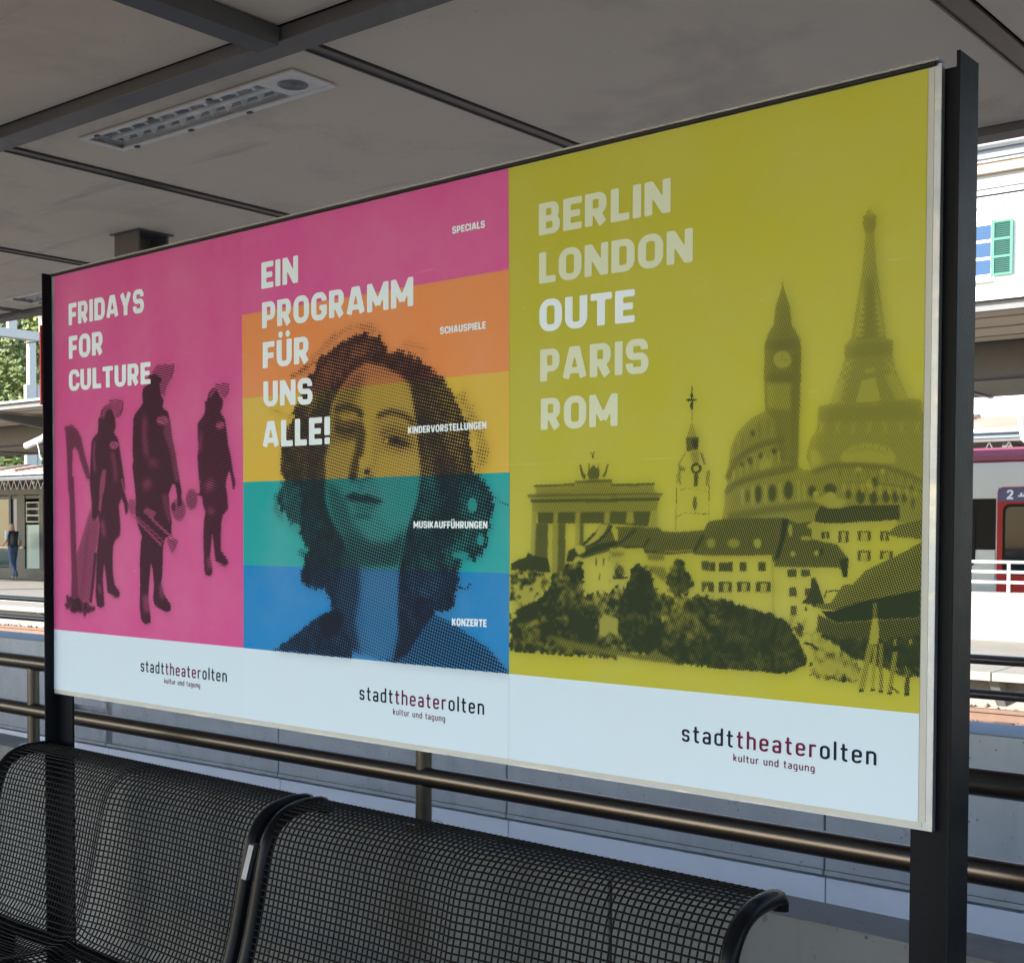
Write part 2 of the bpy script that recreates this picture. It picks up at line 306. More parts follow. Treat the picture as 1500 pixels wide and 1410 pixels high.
# ---------------------------------------------------------------- printed artwork: tone fields rasterised onto the poster sheets
ART = """1|0.78|1.00|3.0|0.00|47,809 90,813 121,797 142,773 157,730 182,681 192,646 171,650 146,688 120,737 105,746 94,738 92,611 71,612 62,733 55,792
1|0.80|1.00|3.1|0.00|69,659 101,658 109,560 116,427 127,370 134,297 88,296 89,369 84,464 77,592
1|0.50|1.00|3.0|0.00|191,565 197,534 219,526 236,543 230,478 212,416 194,290 166,289 126,297 116,427 151,490
1|0.90|1.00|2.4|0.00|210,435 195,341 183,287 199,287 211,340 226,434
1|0.62|1.00|2.4|0.00|183,522 152,295 157,295 188,521
1|0.62|1.00|2.4|0.00|176,503 145,295 150,295 181,503
1|0.62|1.00|2.4|0.00|169,484 138,294 143,294 174,484
1|0.62|1.00|2.4|0.00|162,465 131,294 136,294 167,465
1|0.95|1.00|3.0|0.10|62,307 85,299 126,297 166,289 205,278 222,271 199,262 177,255 159,241 151,257 125,254 102,252 67,263 43,275 61,282
1|0.95|1.00|3.0|0.00|232,825 245,827 252,847 280,855 304,846 319,823 323,795 313,779 333,762 342,734 352,695 366,640 370,612 362,618 372,597 385,572 382,548 369,545 364,573 351,591 337,570 345,518 344,485 317,469 309,454 306,417 308,374 316,344 343,323 340,308 321,306 278,321 273,358 262,404 256,357 261,311 264,280 244,273 225,279 217,310 220,372 224,434 238,512 233,543 213,526 197,534 197,578 187,634 187,644 190,700 196,757 203,768 229,783 232,806
1|0.60|1.00|2.9|0.00|245,827 250,845 275,860 297,858 304,846 285,847 270,837 264,823
1|0.36|1.00|2.9|0.00|290,872 357,869 358,851 343,823 324,822 307,846 285,858
1|0.80|1.00|2.3|0.00|290,871 356,868 356,852 341,824 345,823 360,851 358,870 290,874
1|0.15|1.00|2.9|0.00|336,742 333,738 327,735 318,733 308,734 299,736 293,740 290,744 293,748 299,752 308,753 318,753 327,751 333,747
1|0.80|1.00|2.3|0.00|302,742 312,746 321,739 325,741 314,749 299,745
1|0.40|1.00|3.0|0.00|253,673 273,675 267,633 260,608 237,609 243,642
1|0.40|1.00|3.0|0.00|245,651 265,651 244,552 233,559
1|0.50|1.00|2.3|0.00|347,645 362,609 369,610 355,646
1|0.98|1.00|2.4|0.00|247,827 253,844 276,859 298,856 299,858 274,861 248,846 242,828
1|0.50|1.00|7.9|0.00|210,756 204,714 212,671 219,671 211,714 217,756
1|0.55|1.00|11.7|0.00|298,724 313,682 317,641 327,641 322,682 308,725
1|0.50|1.00|11.9|0.00|245,527 256,484 270,485 259,528
1|0.45|1.00|6.0|0.00|231,341 241,316 248,317 237,342
1|0.98|1.00|2.3|0.00|325,822 357,837 360,867 358,868 354,838 323,824
1|0.97|1.00|1.9|0.00|486,928 518,932 548,919 550,895 541,875 556,855 549,837 577,822 584,798 593,750 606,713 616,673 628,633 636,607 635,592 638,567 618,562 616,593 607,622 594,625 577,599 582,555 591,526 589,486 562,480 551,456 548,380 541,350 555,324 587,296 585,279 560,275 510,293 503,311 508,349 501,393 493,408 485,349 480,304 492,260 492,242 464,237 446,249 439,287 442,347 440,407 445,467 451,482 430,515 418,548 421,590 411,647 418,611 404,680 409,696 405,720 407,775 410,815 420,828 443,843 457,856 453,880 458,896 490,907
1|0.45|1.00|1.9|0.00|525,955 603,951 601,936 590,913 568,891 561,865 543,874 536,901 552,913 518,932 496,934
1|0.75|1.00|7.4|0.00|563,815 583,798 593,750 606,713 616,673 628,633 606,634 584,714 553,768
1|0.80|1.00|5.6|0.00|543,600 572,599 582,555 589,526 577,521 557,556
1|0.20|1.00|2.8|0.00|577,799 574,794 566,791 555,789 543,790 532,793 524,797 521,802 524,807 532,810 543,812 555,811 566,808 574,804
1|0.75|1.00|2.2|0.00|534,802 548,804 555,795 572,796 571,799 557,798 550,807 533,805
1|0.40|1.00|3.9|0.00|389,589 418,587 420,545 399,545 381,563
1|0.30|1.00|2.3|0.00|394,545 463,504 541,457 547,461 469,507 399,548
1|0.35|1.00|2.3|0.00|424,538 490,502 555,467 558,469 493,504 427,540
1|0.30|1.00|2.3|0.00|458,555 514,519 607,469 613,473 520,523 465,558
1|0.50|1.00|2.3|0.00|459,549 505,534 520,549 474,564
1|0.50|1.00|2.8|0.00|566,474 610,477 621,471 608,451 593,435 581,451
1|0.85|1.00|2.2|0.00|570,479 609,459 612,461 573,481
1|0.60|1.00|3.7|0.00|706,583 704,571 697,561 686,556 675,556 664,561 657,571 654,584 657,596 664,605 675,611 686,610 697,605 704,595
1|0.52|1.00|3.7|0.00|655,556 652,543 643,532 630,526 616,526 603,532 594,543 591,557 594,571 603,582 616,588 630,587 643,581 652,570
1|0.95|1.00|2.8|0.00|616,593 635,592 639,567 618,562
1|0.85|1.00|2.2|0.00|702,594 728,589 731,596 706,601
1|0.90|1.00|2.8|0.00|610,564 608,558 606,554 601,551 596,551 592,554 589,558 588,564 589,570 592,574 597,577 601,577 606,574 609,570
1|0.55|1.00|15.2|0.00|460,816 455,759 468,704 482,705 469,759 474,814
1|0.60|1.00|15.1|0.00|482,685 524,679 528,689 486,696
1|0.98|1.00|2.3|0.00|518,933 485,929 466,907 470,906 488,927 519,931
1|0.98|1.00|2.2|0.00|601,951 599,936 588,914 592,913 603,936 604,951
1|0.98|1.00|3.8|0.00|544,858 457,850 459,846 546,854
1|0.50|1.00|11.5|0.00|454,317 464,273 485,275 475,319
1|0.55|1.00|11.3|0.00|533,350 538,314 553,316 548,351
1|0.60|1.00|15.2|0.00|465,614 500,625 485,641 449,630
1|0.95|1.00|2.7|0.00|740,841 749,841 757,860 774,873 794,868 806,852 820,838 816,821 806,809 826,790 834,754 838,724 850,691 858,653 869,623 864,607 856,609 852,631 844,654 839,650 830,631 829,604 828,623 836,581 838,556 816,540 809,520 807,481 807,448 833,426 840,415 824,406 784,419 779,442 775,470 770,492 761,430 772,391 765,381 742,380 735,396 733,441 731,483 734,526 741,548 730,568 727,588 716,597 718,625 716,639 718,603 710,657 706,696 712,722 708,748 708,786 719,793 738,808 742,823
1|0.65|1.00|2.7|0.00|754,850 757,860 776,873 794,869 782,863 769,851
1|0.36|1.00|2.7|0.00|786,883 844,880 841,862 827,845 816,846 802,864 782,871
1|0.80|1.00|2.1|0.00|786,882 843,879 839,862 825,846 828,845 843,861 845,881 786,884
1|0.15|1.00|2.7|0.00|824,773 822,770 817,767 810,766 802,766 794,768 789,771 788,775 789,779 794,781 802,782 810,782 817,780 822,777
1|0.80|1.00|2.1|0.00|794,775 805,777 809,770 820,770 820,773 811,772 807,779 793,778
1|0.98|1.00|2.1|0.00|756,842 763,862 779,871 794,868 795,870 777,874 759,863 752,843
1|0.55|1.00|14.4|0.00|752,606 784,620 768,634 736,620
1|0.50|1.00|10.8|0.00|750,550 778,544 782,552 755,558
1|0.50|1.00|9.0|0.00|748,427 753,401 764,402 760,428
1|0.60|1.00|10.9|0.00|719,760 714,709 723,708 727,759
2|0.26|1.00|4.8|0.05|1140,871 1178,914 1240,950 1312,972 1367,969 1405,947 1416,957 1371,981 1306,985 1228,962 1162,924 1121,879
2|0.50|1.00|3.3|0.05|1095,873 1141,891 1193,904 1186,914 1133,901 1086,883
2|0.30|1.00|3.4|0.05|1005,804 1047,788 1087,773 1093,781 1053,796 1012,812
2|0.25|1.00|6.1|0.00|1473,920 1517,912 1549,898 1556,907 1521,923 1475,931
2|0.30|1.00|8.8|0.05|1634,795 1675,739 1700,687 1695,655 1677,636 1706,620 1729,646 1734,690 1707,748 1665,806
2|0.50|1.00|2.2|0.00|1731,579 1762,563 1801,547 1804,551 1765,567 1734,583
2|0.60|1.00|2.2|0.00|1645,375 1673,372 1686,386 1679,389 1671,378 1646,381
2|0.45|1.00|4.2|0.05|1110,445 1143,428 1156,439 1123,456
2|0.35|1.00|5.1|0.05|1023,593 1016,546 1055,524 1070,536 1040,550 1048,591
2|0.88|1.00|7.1|0.04|1240,314 1214,355 1169,359 1127,370 1126,402 1154,451 1136,459 1119,494 1092,503 1082,539 1046,548 1038,588 1066,617 1047,655 1050,717 1070,751 1104,776 1084,790 1115,810 1128,853 1170,885 1198,919 1253,942 1309,959 1369,958 1407,946 1430,912 1460,912 1508,897 1552,871 1598,839 1634,795 1655,753 1681,720 1683,675 1692,628 1725,608 1745,577 1745,535 1735,496 1723,458 1692,436 1663,443 1646,410 1653,386 1635,361 1642,329 1565,321 1587,301 1531,266 1498,219 1469,189 1393,204 1309,232 1252,298
2|0.72|1.00|11.3|0.06|1209,907 1357,946 1411,919 1321,902 1259,861 1196,805 1144,774 1157,851
2|0.76|1.00|12.0|0.08|1541,864 1607,819 1650,746 1671,667 1650,637 1607,693 1564,775
2|0.74|1.00|12.2|0.05|1536,664 1575,663 1586,567 1553,504 1520,504
2|0.68|1.00|11.9|0.05|1650,598 1712,596 1733,535 1713,465 1661,457 1619,409 1597,456 1661,504
2|0.00|1.00|3.0|0.00|1700,557 1699,550 1695,544 1690,542 1684,542 1678,545 1675,550 1673,557 1675,564 1678,569 1684,572 1690,572 1695,569 1699,563
2|0.15|1.00|4.5|0.00|1678,448 1675,444 1668,442 1658,440 1647,440 1637,441 1630,444 1627,447 1630,451 1637,453 1647,455 1658,455 1668,454 1675,451
2|0.10|1.00|4.4|0.00|1720,482 1719,477 1717,473 1713,470 1709,470 1705,473 1702,477 1701,482 1702,488 1705,492 1709,494 1713,494 1716,492 1719,488
2|0.70|1.00|10.1|0.05|1049,628 1117,609 1130,521 1090,503 1049,574
2|0.05|1.00|5.1|0.00|1123,506 1121,500 1116,496 1108,494 1099,494 1091,496 1085,500 1083,506 1085,511 1091,515 1099,518 1108,518 1116,515 1121,511
2|0.78|1.00|13.8|0.05|1497,455 1586,440 1608,377 1554,335 1498,374
2|0.40|1.00|6.3|0.00|1357,893 1411,881 1463,858 1499,831 1510,786 1519,737 1526,681 1531,624 1520,568 1497,520 1480,479 1469,438 1461,373 1459,307 1477,251 1469,201 1327,208 1284,282 1311,351 1321,419 1278,482 1234,529 1213,572 1213,676 1231,709 1226,761 1239,803 1272,843 1311,874
2|0.58|1.00|14.5|0.00|1253,823 1311,870 1357,878 1339,830 1311,790 1296,723 1274,682 1219,675 1229,761
2|0.62|1.00|14.5|0.00|1213,624 1253,606 1290,571 1311,520 1381,462 1428,438 1321,415 1278,482 1234,529
2|0.24|1.00|11.0|0.00|1369,857 1463,850 1497,811 1506,770 1474,780 1411,784 1379,761 1372,703 1379,661 1357,645 1337,671 1348,721 1348,771 1345,821
2|0.25|1.00|12.5|0.00|1399,677 1474,674 1524,673 1526,616 1515,568 1491,520 1440,504 1399,537 1411,570 1393,611 1379,637
2|0.84|1.00|6.4|0.00|1252,782 1290,787 1321,778 1334,764 1351,771 1333,789 1290,802 1246,796
2|0.72|1.00|9.7|0.00|1244,768 1296,772 1340,753 1338,717 1296,713 1253,727
2|0.92|1.00|4.8|0.00|1247,741 1284,732 1319,734 1318,741 1284,739 1251,749
2|0.42|1.00|6.4|0.00|1262,778 1311,775 1321,762 1274,762
2|0.80|1.00|9.6|0.00|1338,763 1355,729 1345,679 1327,638 1304,618 1296,643 1316,685 1323,722
2|0.42|1.00|13.0|0.00|1229,709 1284,707 1296,673 1290,622 1240,619 1221,658
2|0.93|1.00|4.0|0.00|1369,638 1368,636 1365,634 1361,633 1356,633 1352,634 1349,636 1348,639 1349,642 1352,644 1356,645 1361,644 1365,643 1368,641
2|0.92|1.00|4.8|0.00|1326,628 1324,625 1320,622 1314,621 1308,621 1302,623 1298,625 1296,629 1298,632 1302,634 1308,636 1314,636 1320,634 1324,631
2|0.62|1.00|6.4|0.00|1303,613 1340,614 1381,625 1377,632 1338,621 1302,620
2|0.20|1.00|6.4|0.00|1331,671 1352,671 1357,650 1333,644
2|0.80|1.00|7.0|0.00|1395,761 1437,768 1480,757 1508,738 1518,745 1487,766 1437,780 1390,772
2|0.52|1.00|10.9|0.00|1399,743 1451,749 1508,726 1515,689 1463,679 1411,697
2|0.84|1.00|5.4|0.00|1411,711 1442,719 1480,708 1502,693 1472,691 1434,699
2|0.66|1.00|4.7|0.00|1403,723 1442,729 1496,709 1498,713 1443,734 1401,727
2|0.12|1.00|3.1|0.00|1429,707 1429,706 1427,705 1425,704 1422,704 1420,705 1418,706 1418,708 1418,709 1420,710 1422,711 1425,711 1427,710 1429,709
2|0.97|1.00|3.9|0.00|1465,706 1464,703 1460,701 1455,700 1450,700 1445,702 1441,704 1440,707 1441,710 1445,712 1450,713 1455,713 1460,711 1464,709
2|0.52|1.00|6.4|0.00|1330,611 1332,591 1343,591 1341,611
2|0.86|1.00|5.6|0.00|1279,582 1311,591 1338,584 1357,586 1387,577 1417,568 1384,562 1336,566 1302,571
2|0.56|1.00|8.0|0.00|1306,564 1399,561 1372,544 1323,546
2|0.66|1.00|8.0|0.00|1311,530 1371,529 1372,539 1311,541
2|0.72|1.00|14.3|0.00|1278,495 1357,473 1440,474 1479,504 1477,455 1459,418 1357,416 1302,436
2|0.76|1.00|13.0|0.00|1278,461 1333,428 1333,352 1316,284 1336,209 1252,216 1246,315
2|0.30|1.00|12.7|0.00|1357,403 1454,413 1456,307 1450,241 1393,204 1353,252 1345,336
2|0.90|1.00|9.4|0.00|1466,324 1503,293 1520,257 1489,206 1443,195 1461,258
2|0.84|1.00|4.2|0.04|1015,198 1089,237 1143,268 1189,295 1240,307 1284,286 1311,196
2|0.97|1.00|6.6|0.00|1189,293 1249,313 1281,297 1259,255 1205,242
2|0.58|1.00|3.0|0.00|1573,316 1630,299 1734,250 1791,204 1792,193 1440,195 1489,219 1531,268
3|0.62|0.42|1.7|0.00|2587,1052 2589,1045 2598,1035 2598,1019 2595,1010 2599,957 2608,897 2619,827 2631,823 2629,800 2636,774 2657,724 2679,721 2681,703 2687,687 2686,688 2687,589 2678,597 2604,613 2526,619 2486,609 2473,632 2483,667 2491,673 2496,700 2497,721 2518,723 2545,801 2543,821 2556,833 2566,895 2574,944 2580,1009 2574,1023 2575,1037
3|0.00|0.42|1.2|0.00|2576,760 2600,762 2613,707 2562,708
3|0.70|0.42|1.4|0.00|2565,717 2610,719 2610,723 2564,722
3|0.35|0.42|1.4|0.00|2582,771 2600,773 2598,781 2581,779
3|0.30|0.42|3.5|0.00|2573,917 2570,875 2563,836 2577,835 2584,873
3|0.30|0.42|3.5|0.00|2597,918 2608,871 2614,834 2605,832 2599,872
3|0.85|0.42|4.6|0.00|2581,933 2594,931 2598,833 2581,831
3|0.85|0.42|3.5|0.00|2546,821 2629,823 2629,800 2545,801
3|0.30|0.42|3.5|0.00|2528,756 2543,765 2536,725 2520,723
3|0.30|0.42|3.4|0.00|2616,766 2633,767 2654,724 2637,722
3|0.90|0.42|2.3|0.00|2575,1039 2598,1035 2595,1010 2579,1010
3|0.80|0.42|5.8|0.00|2498,719 2680,719 2683,687 2496,693
3|0.08|0.42|3.5|0.00|2538,628 2545,641 2561,649 2584,652 2607,649 2626,643 2636,630 2636,617 2584,621 2542,623
3|0.60|0.42|3.5|0.00|2552,635 2569,640 2588,640 2610,636 2625,629 2627,632 2611,640 2588,644 2568,644 2551,639
3|0.10|0.42|6.0|0.00|2483,647 2498,639 2506,624 2486,613
3|0.95|0.42|0.9|0.00|2581,919 2595,906 2596,907 2582,920
3|0.95|0.42|0.9|0.00|2595,919 2581,909 2582,908 2596,917
3|0.95|0.42|0.9|0.00|2579,910 2597,896 2598,897 2580,911
3|0.95|0.42|0.9|0.00|2597,909 2579,899 2580,898 2598,907
3|0.95|0.42|0.9|0.00|2577,900 2599,886 2600,887 2578,901
3|0.95|0.42|0.9|0.00|2599,899 2578,890 2578,889 2600,897
3|0.95|0.42|0.9|0.00|2576,890 2601,876 2602,877 2576,891
3|0.95|0.42|0.9|0.00|2601,888 2576,880 2576,879 2602,887
3|0.95|0.42|0.9|0.00|2574,880 2603,866 2604,867 2574,882
3|0.95|0.42|0.9|0.00|2603,878 2574,870 2575,869 2604,877
3|0.95|0.42|0.9|0.00|2572,871 2605,856 2606,857 2573,872
3|0.95|0.42|0.9|0.00|2605,868 2572,861 2573,859 2606,867
3|0.95|0.42|0.9|0.00|2570,861 2607,846 2608,847 2571,862
3|0.95|0.42|0.9|0.00|2607,858 2570,851 2571,850 2608,857
3|0.95|0.42|0.9|0.00|2569,851 2609,836 2610,837 2569,853
3|0.95|0.42|0.9|0.00|2609,848 2569,841 2569,840 2610,847
3|0.95|0.42|0.9|0.00|2567,842 2611,826 2612,827 2567,843
3|0.95|0.42|0.9|0.00|2611,838 2567,832 2567,830 2612,837
3|0.25|0.42|1.2|0.00|2542,797 2558,779 2559,780 2543,798
3|0.25|0.42|1.2|0.00|2558,797 2538,782 2540,781 2559,796
3|0.25|0.42|1.1|0.00|2615,791 2632,773 2634,775 2616,792
3|0.25|0.42|1.1|0.00|2631,791 2614,776 2615,775 2632,790
3|0.25|0.42|1.2|0.00|2537,782 2555,765 2556,766 2538,784
3|0.25|0.42|1.2|0.00|2554,782 2534,768 2535,766 2555,781
3|0.25|0.42|1.1|0.00|2622,778 2638,760 2639,761 2623,779
3|0.25|0.42|1.1|0.00|2637,777 2621,762 2623,761 2638,776
3|0.25|0.42|1.2|0.00|2532,767 2551,751 2552,752 2533,769
3|0.25|0.42|1.2|0.00|2550,767 2530,753 2531,752 2551,766
3|0.25|0.42|1.1|0.00|2629,764 2644,747 2645,748 2630,765
3|0.25|0.42|1.1|0.00|2643,764 2629,749 2630,748 2644,763
3|0.25|0.42|1.2|0.00|2527,752 2548,736 2549,737 2528,754
3|0.25|0.42|1.2|0.00|2545,752 2526,739 2527,738 2547,751
3|0.25|0.42|1.1|0.00|2636,751 2649,733 2650,734 2637,751
3|0.25|0.42|1.1|0.00|2649,751 2637,735 2638,734 2651,749
3|0.25|0.42|1.2|0.00|2522,737 2544,722 2545,723 2523,738
3|0.25|0.42|1.2|0.00|2541,737 2522,724 2523,723 2542,736
3|0.25|0.42|1.1|0.00|2643,737 2655,720 2656,721 2644,738
3|0.25|0.42|1.1|0.00|2655,737 2644,722 2646,721 2657,736
3|0.85|0.42|1.2|0.00|2544,639 2545,647 2544,647 2543,639
3|0.85|0.42|1.2|0.00|2551,640 2552,648 2550,649 2549,640
3|0.85|0.42|1.2|0.00|2557,641 2558,650 2557,650 2556,642
3|0.85|0.42|1.2|0.00|2564,643 2565,651 2564,651 2563,643
3|0.85|0.42|1.2|0.00|2571,643 2572,652 2570,652 2569,644
3|0.85|0.42|1.2|0.00|2577,644 2578,652 2577,652 2576,644
3|0.85|0.42|1.2|0.00|2584,644 2585,652 2583,652 2582,644
3|0.85|0.42|1.2|0.00|2590,644 2591,652 2590,652 2589,644
3|0.85|0.42|1.2|0.00|2597,643 2598,651 2596,652 2595,643
3|0.85|0.42|1.2|0.00|2603,642 2604,650 2603,650 2602,642
3|0.85|0.42|1.2|0.00|2610,641 2611,649 2609,649 2608,641
3|0.85|0.42|1.2|0.00|2616,639 2617,647 2616,647 2615,639
3|0.85|0.42|1.2|0.00|2623,637 2624,645 2622,646 2621,638
3|0.85|0.42|1.2|0.00|2629,636 2630,644 2629,644 2628,636
3|0.30|0.42|1.8|0.00|2496,694 2507,672 2508,672 2498,695
3|0.30|0.42|1.8|0.00|2506,694 2496,673 2498,672 2508,694
3|0.30|0.42|1.8|0.00|2526,693 2536,670 2538,671 2528,693
3|0.30|0.42|1.8|0.00|2536,693 2526,671 2528,671 2538,692
3|0.30|0.42|1.8|0.00|2556,691 2566,669 2567,669 2557,692
3|0.30|0.42|1.8|0.00|2566,691 2556,670 2558,669 2567,691
3|0.30|0.42|1.7|0.00|2585,690 2595,667 2596,668 2586,690
3|0.30|0.42|1.7|0.00|2594,690 2585,668 2587,668 2596,689
3|0.30|0.42|1.7|0.00|2613,688 2623,666 2624,667 2615,689
3|0.30|0.42|1.7|0.00|2623,688 2614,667 2615,666 2624,688
3|0.30|0.42|1.7|0.00|2641,687 2651,665 2652,665 2643,687
3|0.30|0.42|1.7|0.00|2651,687 2642,666 2643,665 2652,686
3|0.30|0.42|1.7|0.00|2669,685 2678,664 2680,664 2670,686
3|0.30|0.42|1.7|0.00|2678,685 2669,664 2671,664 2680,685
3|0.72|0.60|1.8|0.00|2425,955 2428,935 2440,899 2444,868 2458,846 2462,825 2461,771 2459,716 2455,606 2395,608 2392,720 2389,783 2390,832 2396,856 2408,872 2411,902 2423,936
3|0.15|0.60|2.4|0.00|2443,806 2442,800 2437,795 2430,793 2422,793 2415,797 2410,803 2408,809 2410,816 2415,821 2422,823 2430,822 2437,819 2441,813
3|0.60|0.60|1.5|0.00|2424,818 2425,807 2435,804 2436,807 2427,808 2427,818
3|0.45|0.60|4.9|0.00|2395,769 2443,765 2444,717 2398,723
3|0.90|0.60|4.8|0.00|2447,820 2461,818 2458,606 2443,607
3|0.90|0.60|3.6|0.00|2393,845 2459,842 2461,824 2390,830
3|0.90|0.60|3.7|0.00|2397,786 2461,781 2461,767 2393,772
3|0.50|0.72|1.9|0.00|2392,719 2380,715 2367,709 2351,697 2333,680 2321,654 2319,631 2313,603 2315,592 2309,569 2310,551 2304,521 2433,485 2513,486 2512,611 2470,611 2451,621 2439,627 2431,667 2419,697
3|0.52|0.72|1.8|0.00|2476,604 2486,609 2522,621 2565,620 2623,614 2660,602 2687,589 2686,517 2487,508
3|0.75|0.72|5.0|0.00|2320,595 2338,627 2366,646 2394,656 2432,661 2430,671 2391,666 2360,655 2329,634 2309,600
3|0.75|0.72|5.0|0.00|2316,568 2337,585 2375,596 2414,605 2458,613 2455,623 2411,614 2372,606 2331,594 2308,576
3|0.75|0.72|4.9|0.00|2319,521 2356,526 2395,533 2452,539 2501,543 2499,554 2451,551 2393,545 2353,539 2317,534
3|0.75|0.72|4.7|0.00|2487,602 2527,613 2569,611 2622,606 2659,594 2685,581 2688,587 2661,600 2623,613 2569,619 2525,620 2484,609
3|0.72|0.72|7.3|0.00|2411,711 2419,697 2431,667 2439,627 2420,621 2416,662
3|0.15|0.72|3.7|0.00|2381,625 2391,636 2405,628 2405,618 2383,613
3|0.75|0.84|3.1|0.00|2363,566 2362,560 2361,556 2359,554 2357,554 2355,556 2354,561 2353,566 2354,572 2355,576 2357,578 2359,578 2361,576 2362,571
3|0.95|0.84|3.1|0.00|2386,569 2386,562 2384,557 2381,553 2378,553 2376,557 2374,562 2373,569 2374,576 2375,582 2378,585 2381,585 2384,582 2386,576
3|0.95|0.84|3.1|0.00|2416,570 2415,564 2413,558 2410,555 2407,555 2403,558 2401,564 2400,571 2401,577 2403,583 2406,586 2410,586 2413,583 2415,577
3|1.00|0.84|3.0|0.00|2449,575 2448,568 2446,562 2442,559 2438,559 2435,562 2432,568 2431,575 2432,582 2435,588 2438,591 2442,591 2445,588 2448,582
3|1.00|0.84|3.0|0.00|2493,572 2492,568 2490,565 2487,563 2484,563 2481,565 2479,568 2478,573 2479,577 2481,580 2484,582 2487,582 2490,580 2492,577
3|0.85|0.84|3.1|0.00|2372,679 2372,677 2371,675 2369,674 2367,674 2365,675 2364,677 2363,680 2364,682 2365,684 2367,685 2369,685 2371,683 2372,682
3|0.85|0.84|3.1|0.00|2368,629 2367,627 2366,624 2364,623 2361,623 2359,625 2357,627 2357,630 2357,632 2359,635 2361,636 2364,636 2366,634 2367,632
3|0.85|0.84|3.1|0.00|2389,638 2388,636 2387,634 2385,633 2383,633 2381,634 2380,636 2379,639 2380,641 2381,643 2383,644 2385,644 2387,642 2388,641
3|0.90|0.84|3.1|0.00|2417,645 2416,643 2415,641 2412,640 2410,640 2408,641 2406,643 2406,645 2406,648 2408,650 2410,651 2412,651 2415,649 2416,647
3|0.80|0.84|3.1|0.00|2351,623 2350,621 2349,619 2347,618 2344,618 2342,619 2341,621 2340,623 2341,625 2342,627 2344,628 2347,628 2349,627 2350,625
3|1.00|0.84|3.0|0.00|2532,576 2531,572 2528,569 2523,567 2517,567 2513,569 2509,572 2508,576 2509,580 2512,583 2517,585 2523,584 2527,583 2531,579
3|0.95|0.84|2.9|0.00|2559,566 2559,562 2557,560 2555,558 2553,558 2551,560 2550,563 2549,566 2550,569 2551,572 2553,573 2555,573 2557,572 2558,569
3|1.00|0.84|2.9|0.00|2584,561 2583,556 2581,551 2578,549 2574,549 2571,552 2569,556 2568,561 2569,566 2571,571 2574,573 2578,573 2581,570 2583,566
3|1.00|0.84|2.9|0.00|2606,559 2606,554 2604,549 2601,547 2598,547 2595,550 2593,554 2592,559 2592,564 2594,568 2597,571 2600,570 2603,568 2605,564
3|0.95|0.84|2.9|0.00|2628,560 2628,556 2626,552 2623,550 2620,550 2618,552 2616,556 2615,560 2616,565 2617,569 2620,571 2623,571 2626,569 2628,565
3|0.95|0.84|2.9|0.00|2644,560 2643,556 2642,552 2640,550 2637,550 2635,552 2633,556 2633,560 2633,564 2635,568 2637,570 2639,570 2642,568 2643,564
3|0.85|0.84|2.9|0.00|2658,558 2658,554 2656,552 2655,550 2653,550 2651,552 2649,555 2649,558 2649,562 2650,564 2652,566 2654,566 2656,564 2658,561
3|0.95|0.84|2.9|0.00|2608,586 2607,582 2606,580 2603,578 2600,578 2597,580 2595,583 2594,586 2595,590 2597,592 2600,594 2603,594 2605,592 2607,589
3|0.95|0.84|2.8|0.00|2669,575 2668,573 2668,572 2666,571 2665,571 2664,572 2663,573 2663,575 2663,576 2664,578 2665,579 2666,579 2667,578 2668,576
3|0.75|0.84|2.8|0.00|2672,549 2672,544 2671,541 2670,538 2668,539 2667,541 2666,544 2665,549 2665,554 2666,557 2668,559 2669,559 2671,557 2672,553
3|0.03|0.72|1.8|0.00|2532,559 2531,555 2528,551 2523,549 2518,549 2514,551 2510,555 2509,560 2510,565 2513,568 2518,571 2523,570 2527,568 2531,564
3|0.05|0.72|2.3|0.00|2597,582 2597,580 2595,577 2593,576 2590,576 2588,578 2587,580 2586,583 2586,586 2588,588 2590,589 2593,589 2595,588 2597,585
3|0.10|0.72|2.3|0.00|2577,608 2576,605 2575,604 2573,603 2571,603 2569,604 2568,606 2567,608 2568,610 2569,611 2571,612 2573,612 2575,611 2576,610
3|0.10|0.72|2.3|0.00|2618,604 2618,602 2617,600 2616,599 2615,599 2613,600 2612,602 2612,604 2612,606 2613,607 2614,608 2616,608 2617,607 2618,606
3|0.05|0.72|2.4|0.00|2498,567 2497,565 2496,563 2494,562 2492,562 2489,563 2488,565 2487,567 2488,569 2489,571 2491,572 2494,572 2496,571 2497,569
3|0.10|0.72|3.6|0.00|2486,557 2511,549 2519,543 2539,543 2552,554 2536,558 2506,562
3|0.22|0.72|2.5|0.00|2344,580 2346,548 2350,549 2349,580
3|0.22|0.72|2.5|0.00|2366,584 2367,550 2372,550 2370,584
3|0.22|0.72|2.5|0.00|2391,585 2393,551 2397,551 2396,585
3|0.22|0.72|2.4|0.00|2421,588 2423,553 2427,553 2425,588
3|0.22|0.72|2.4|0.00|2457,592 2459,554 2463,554 2461,592
3|0.22|0.72|2.4|0.00|2468,588 2469,557 2473,557 2472,588
3|0.28|0.72|2.5|0.00|2327,613 2326,595 2330,595 2332,613
3|0.28|0.72|2.5|0.00|2342,621 2341,602 2345,602 2346,621
3|0.28|0.72|2.5|0.00|2355,628 2355,609 2359,608 2359,628
3|0.28|0.72|2.5|0.00|2371,634 2371,613 2375,613 2375,634
3|0.28|0.72|2.5|0.00|2389,639 2390,618 2394,618 2393,639
3|0.28|0.72|2.5|0.00|2403,642 2404,621 2408,621 2406,642
3|0.28|0.72|2.4|0.00|2418,645 2419,624 2423,624 2422,645
3|0.70|0.72|2.5|0.00|2332,666 2330,645 2332,645 2334,666
3|0.70|0.72|2.5|0.00|2346,680 2345,653 2347,653 2348,679
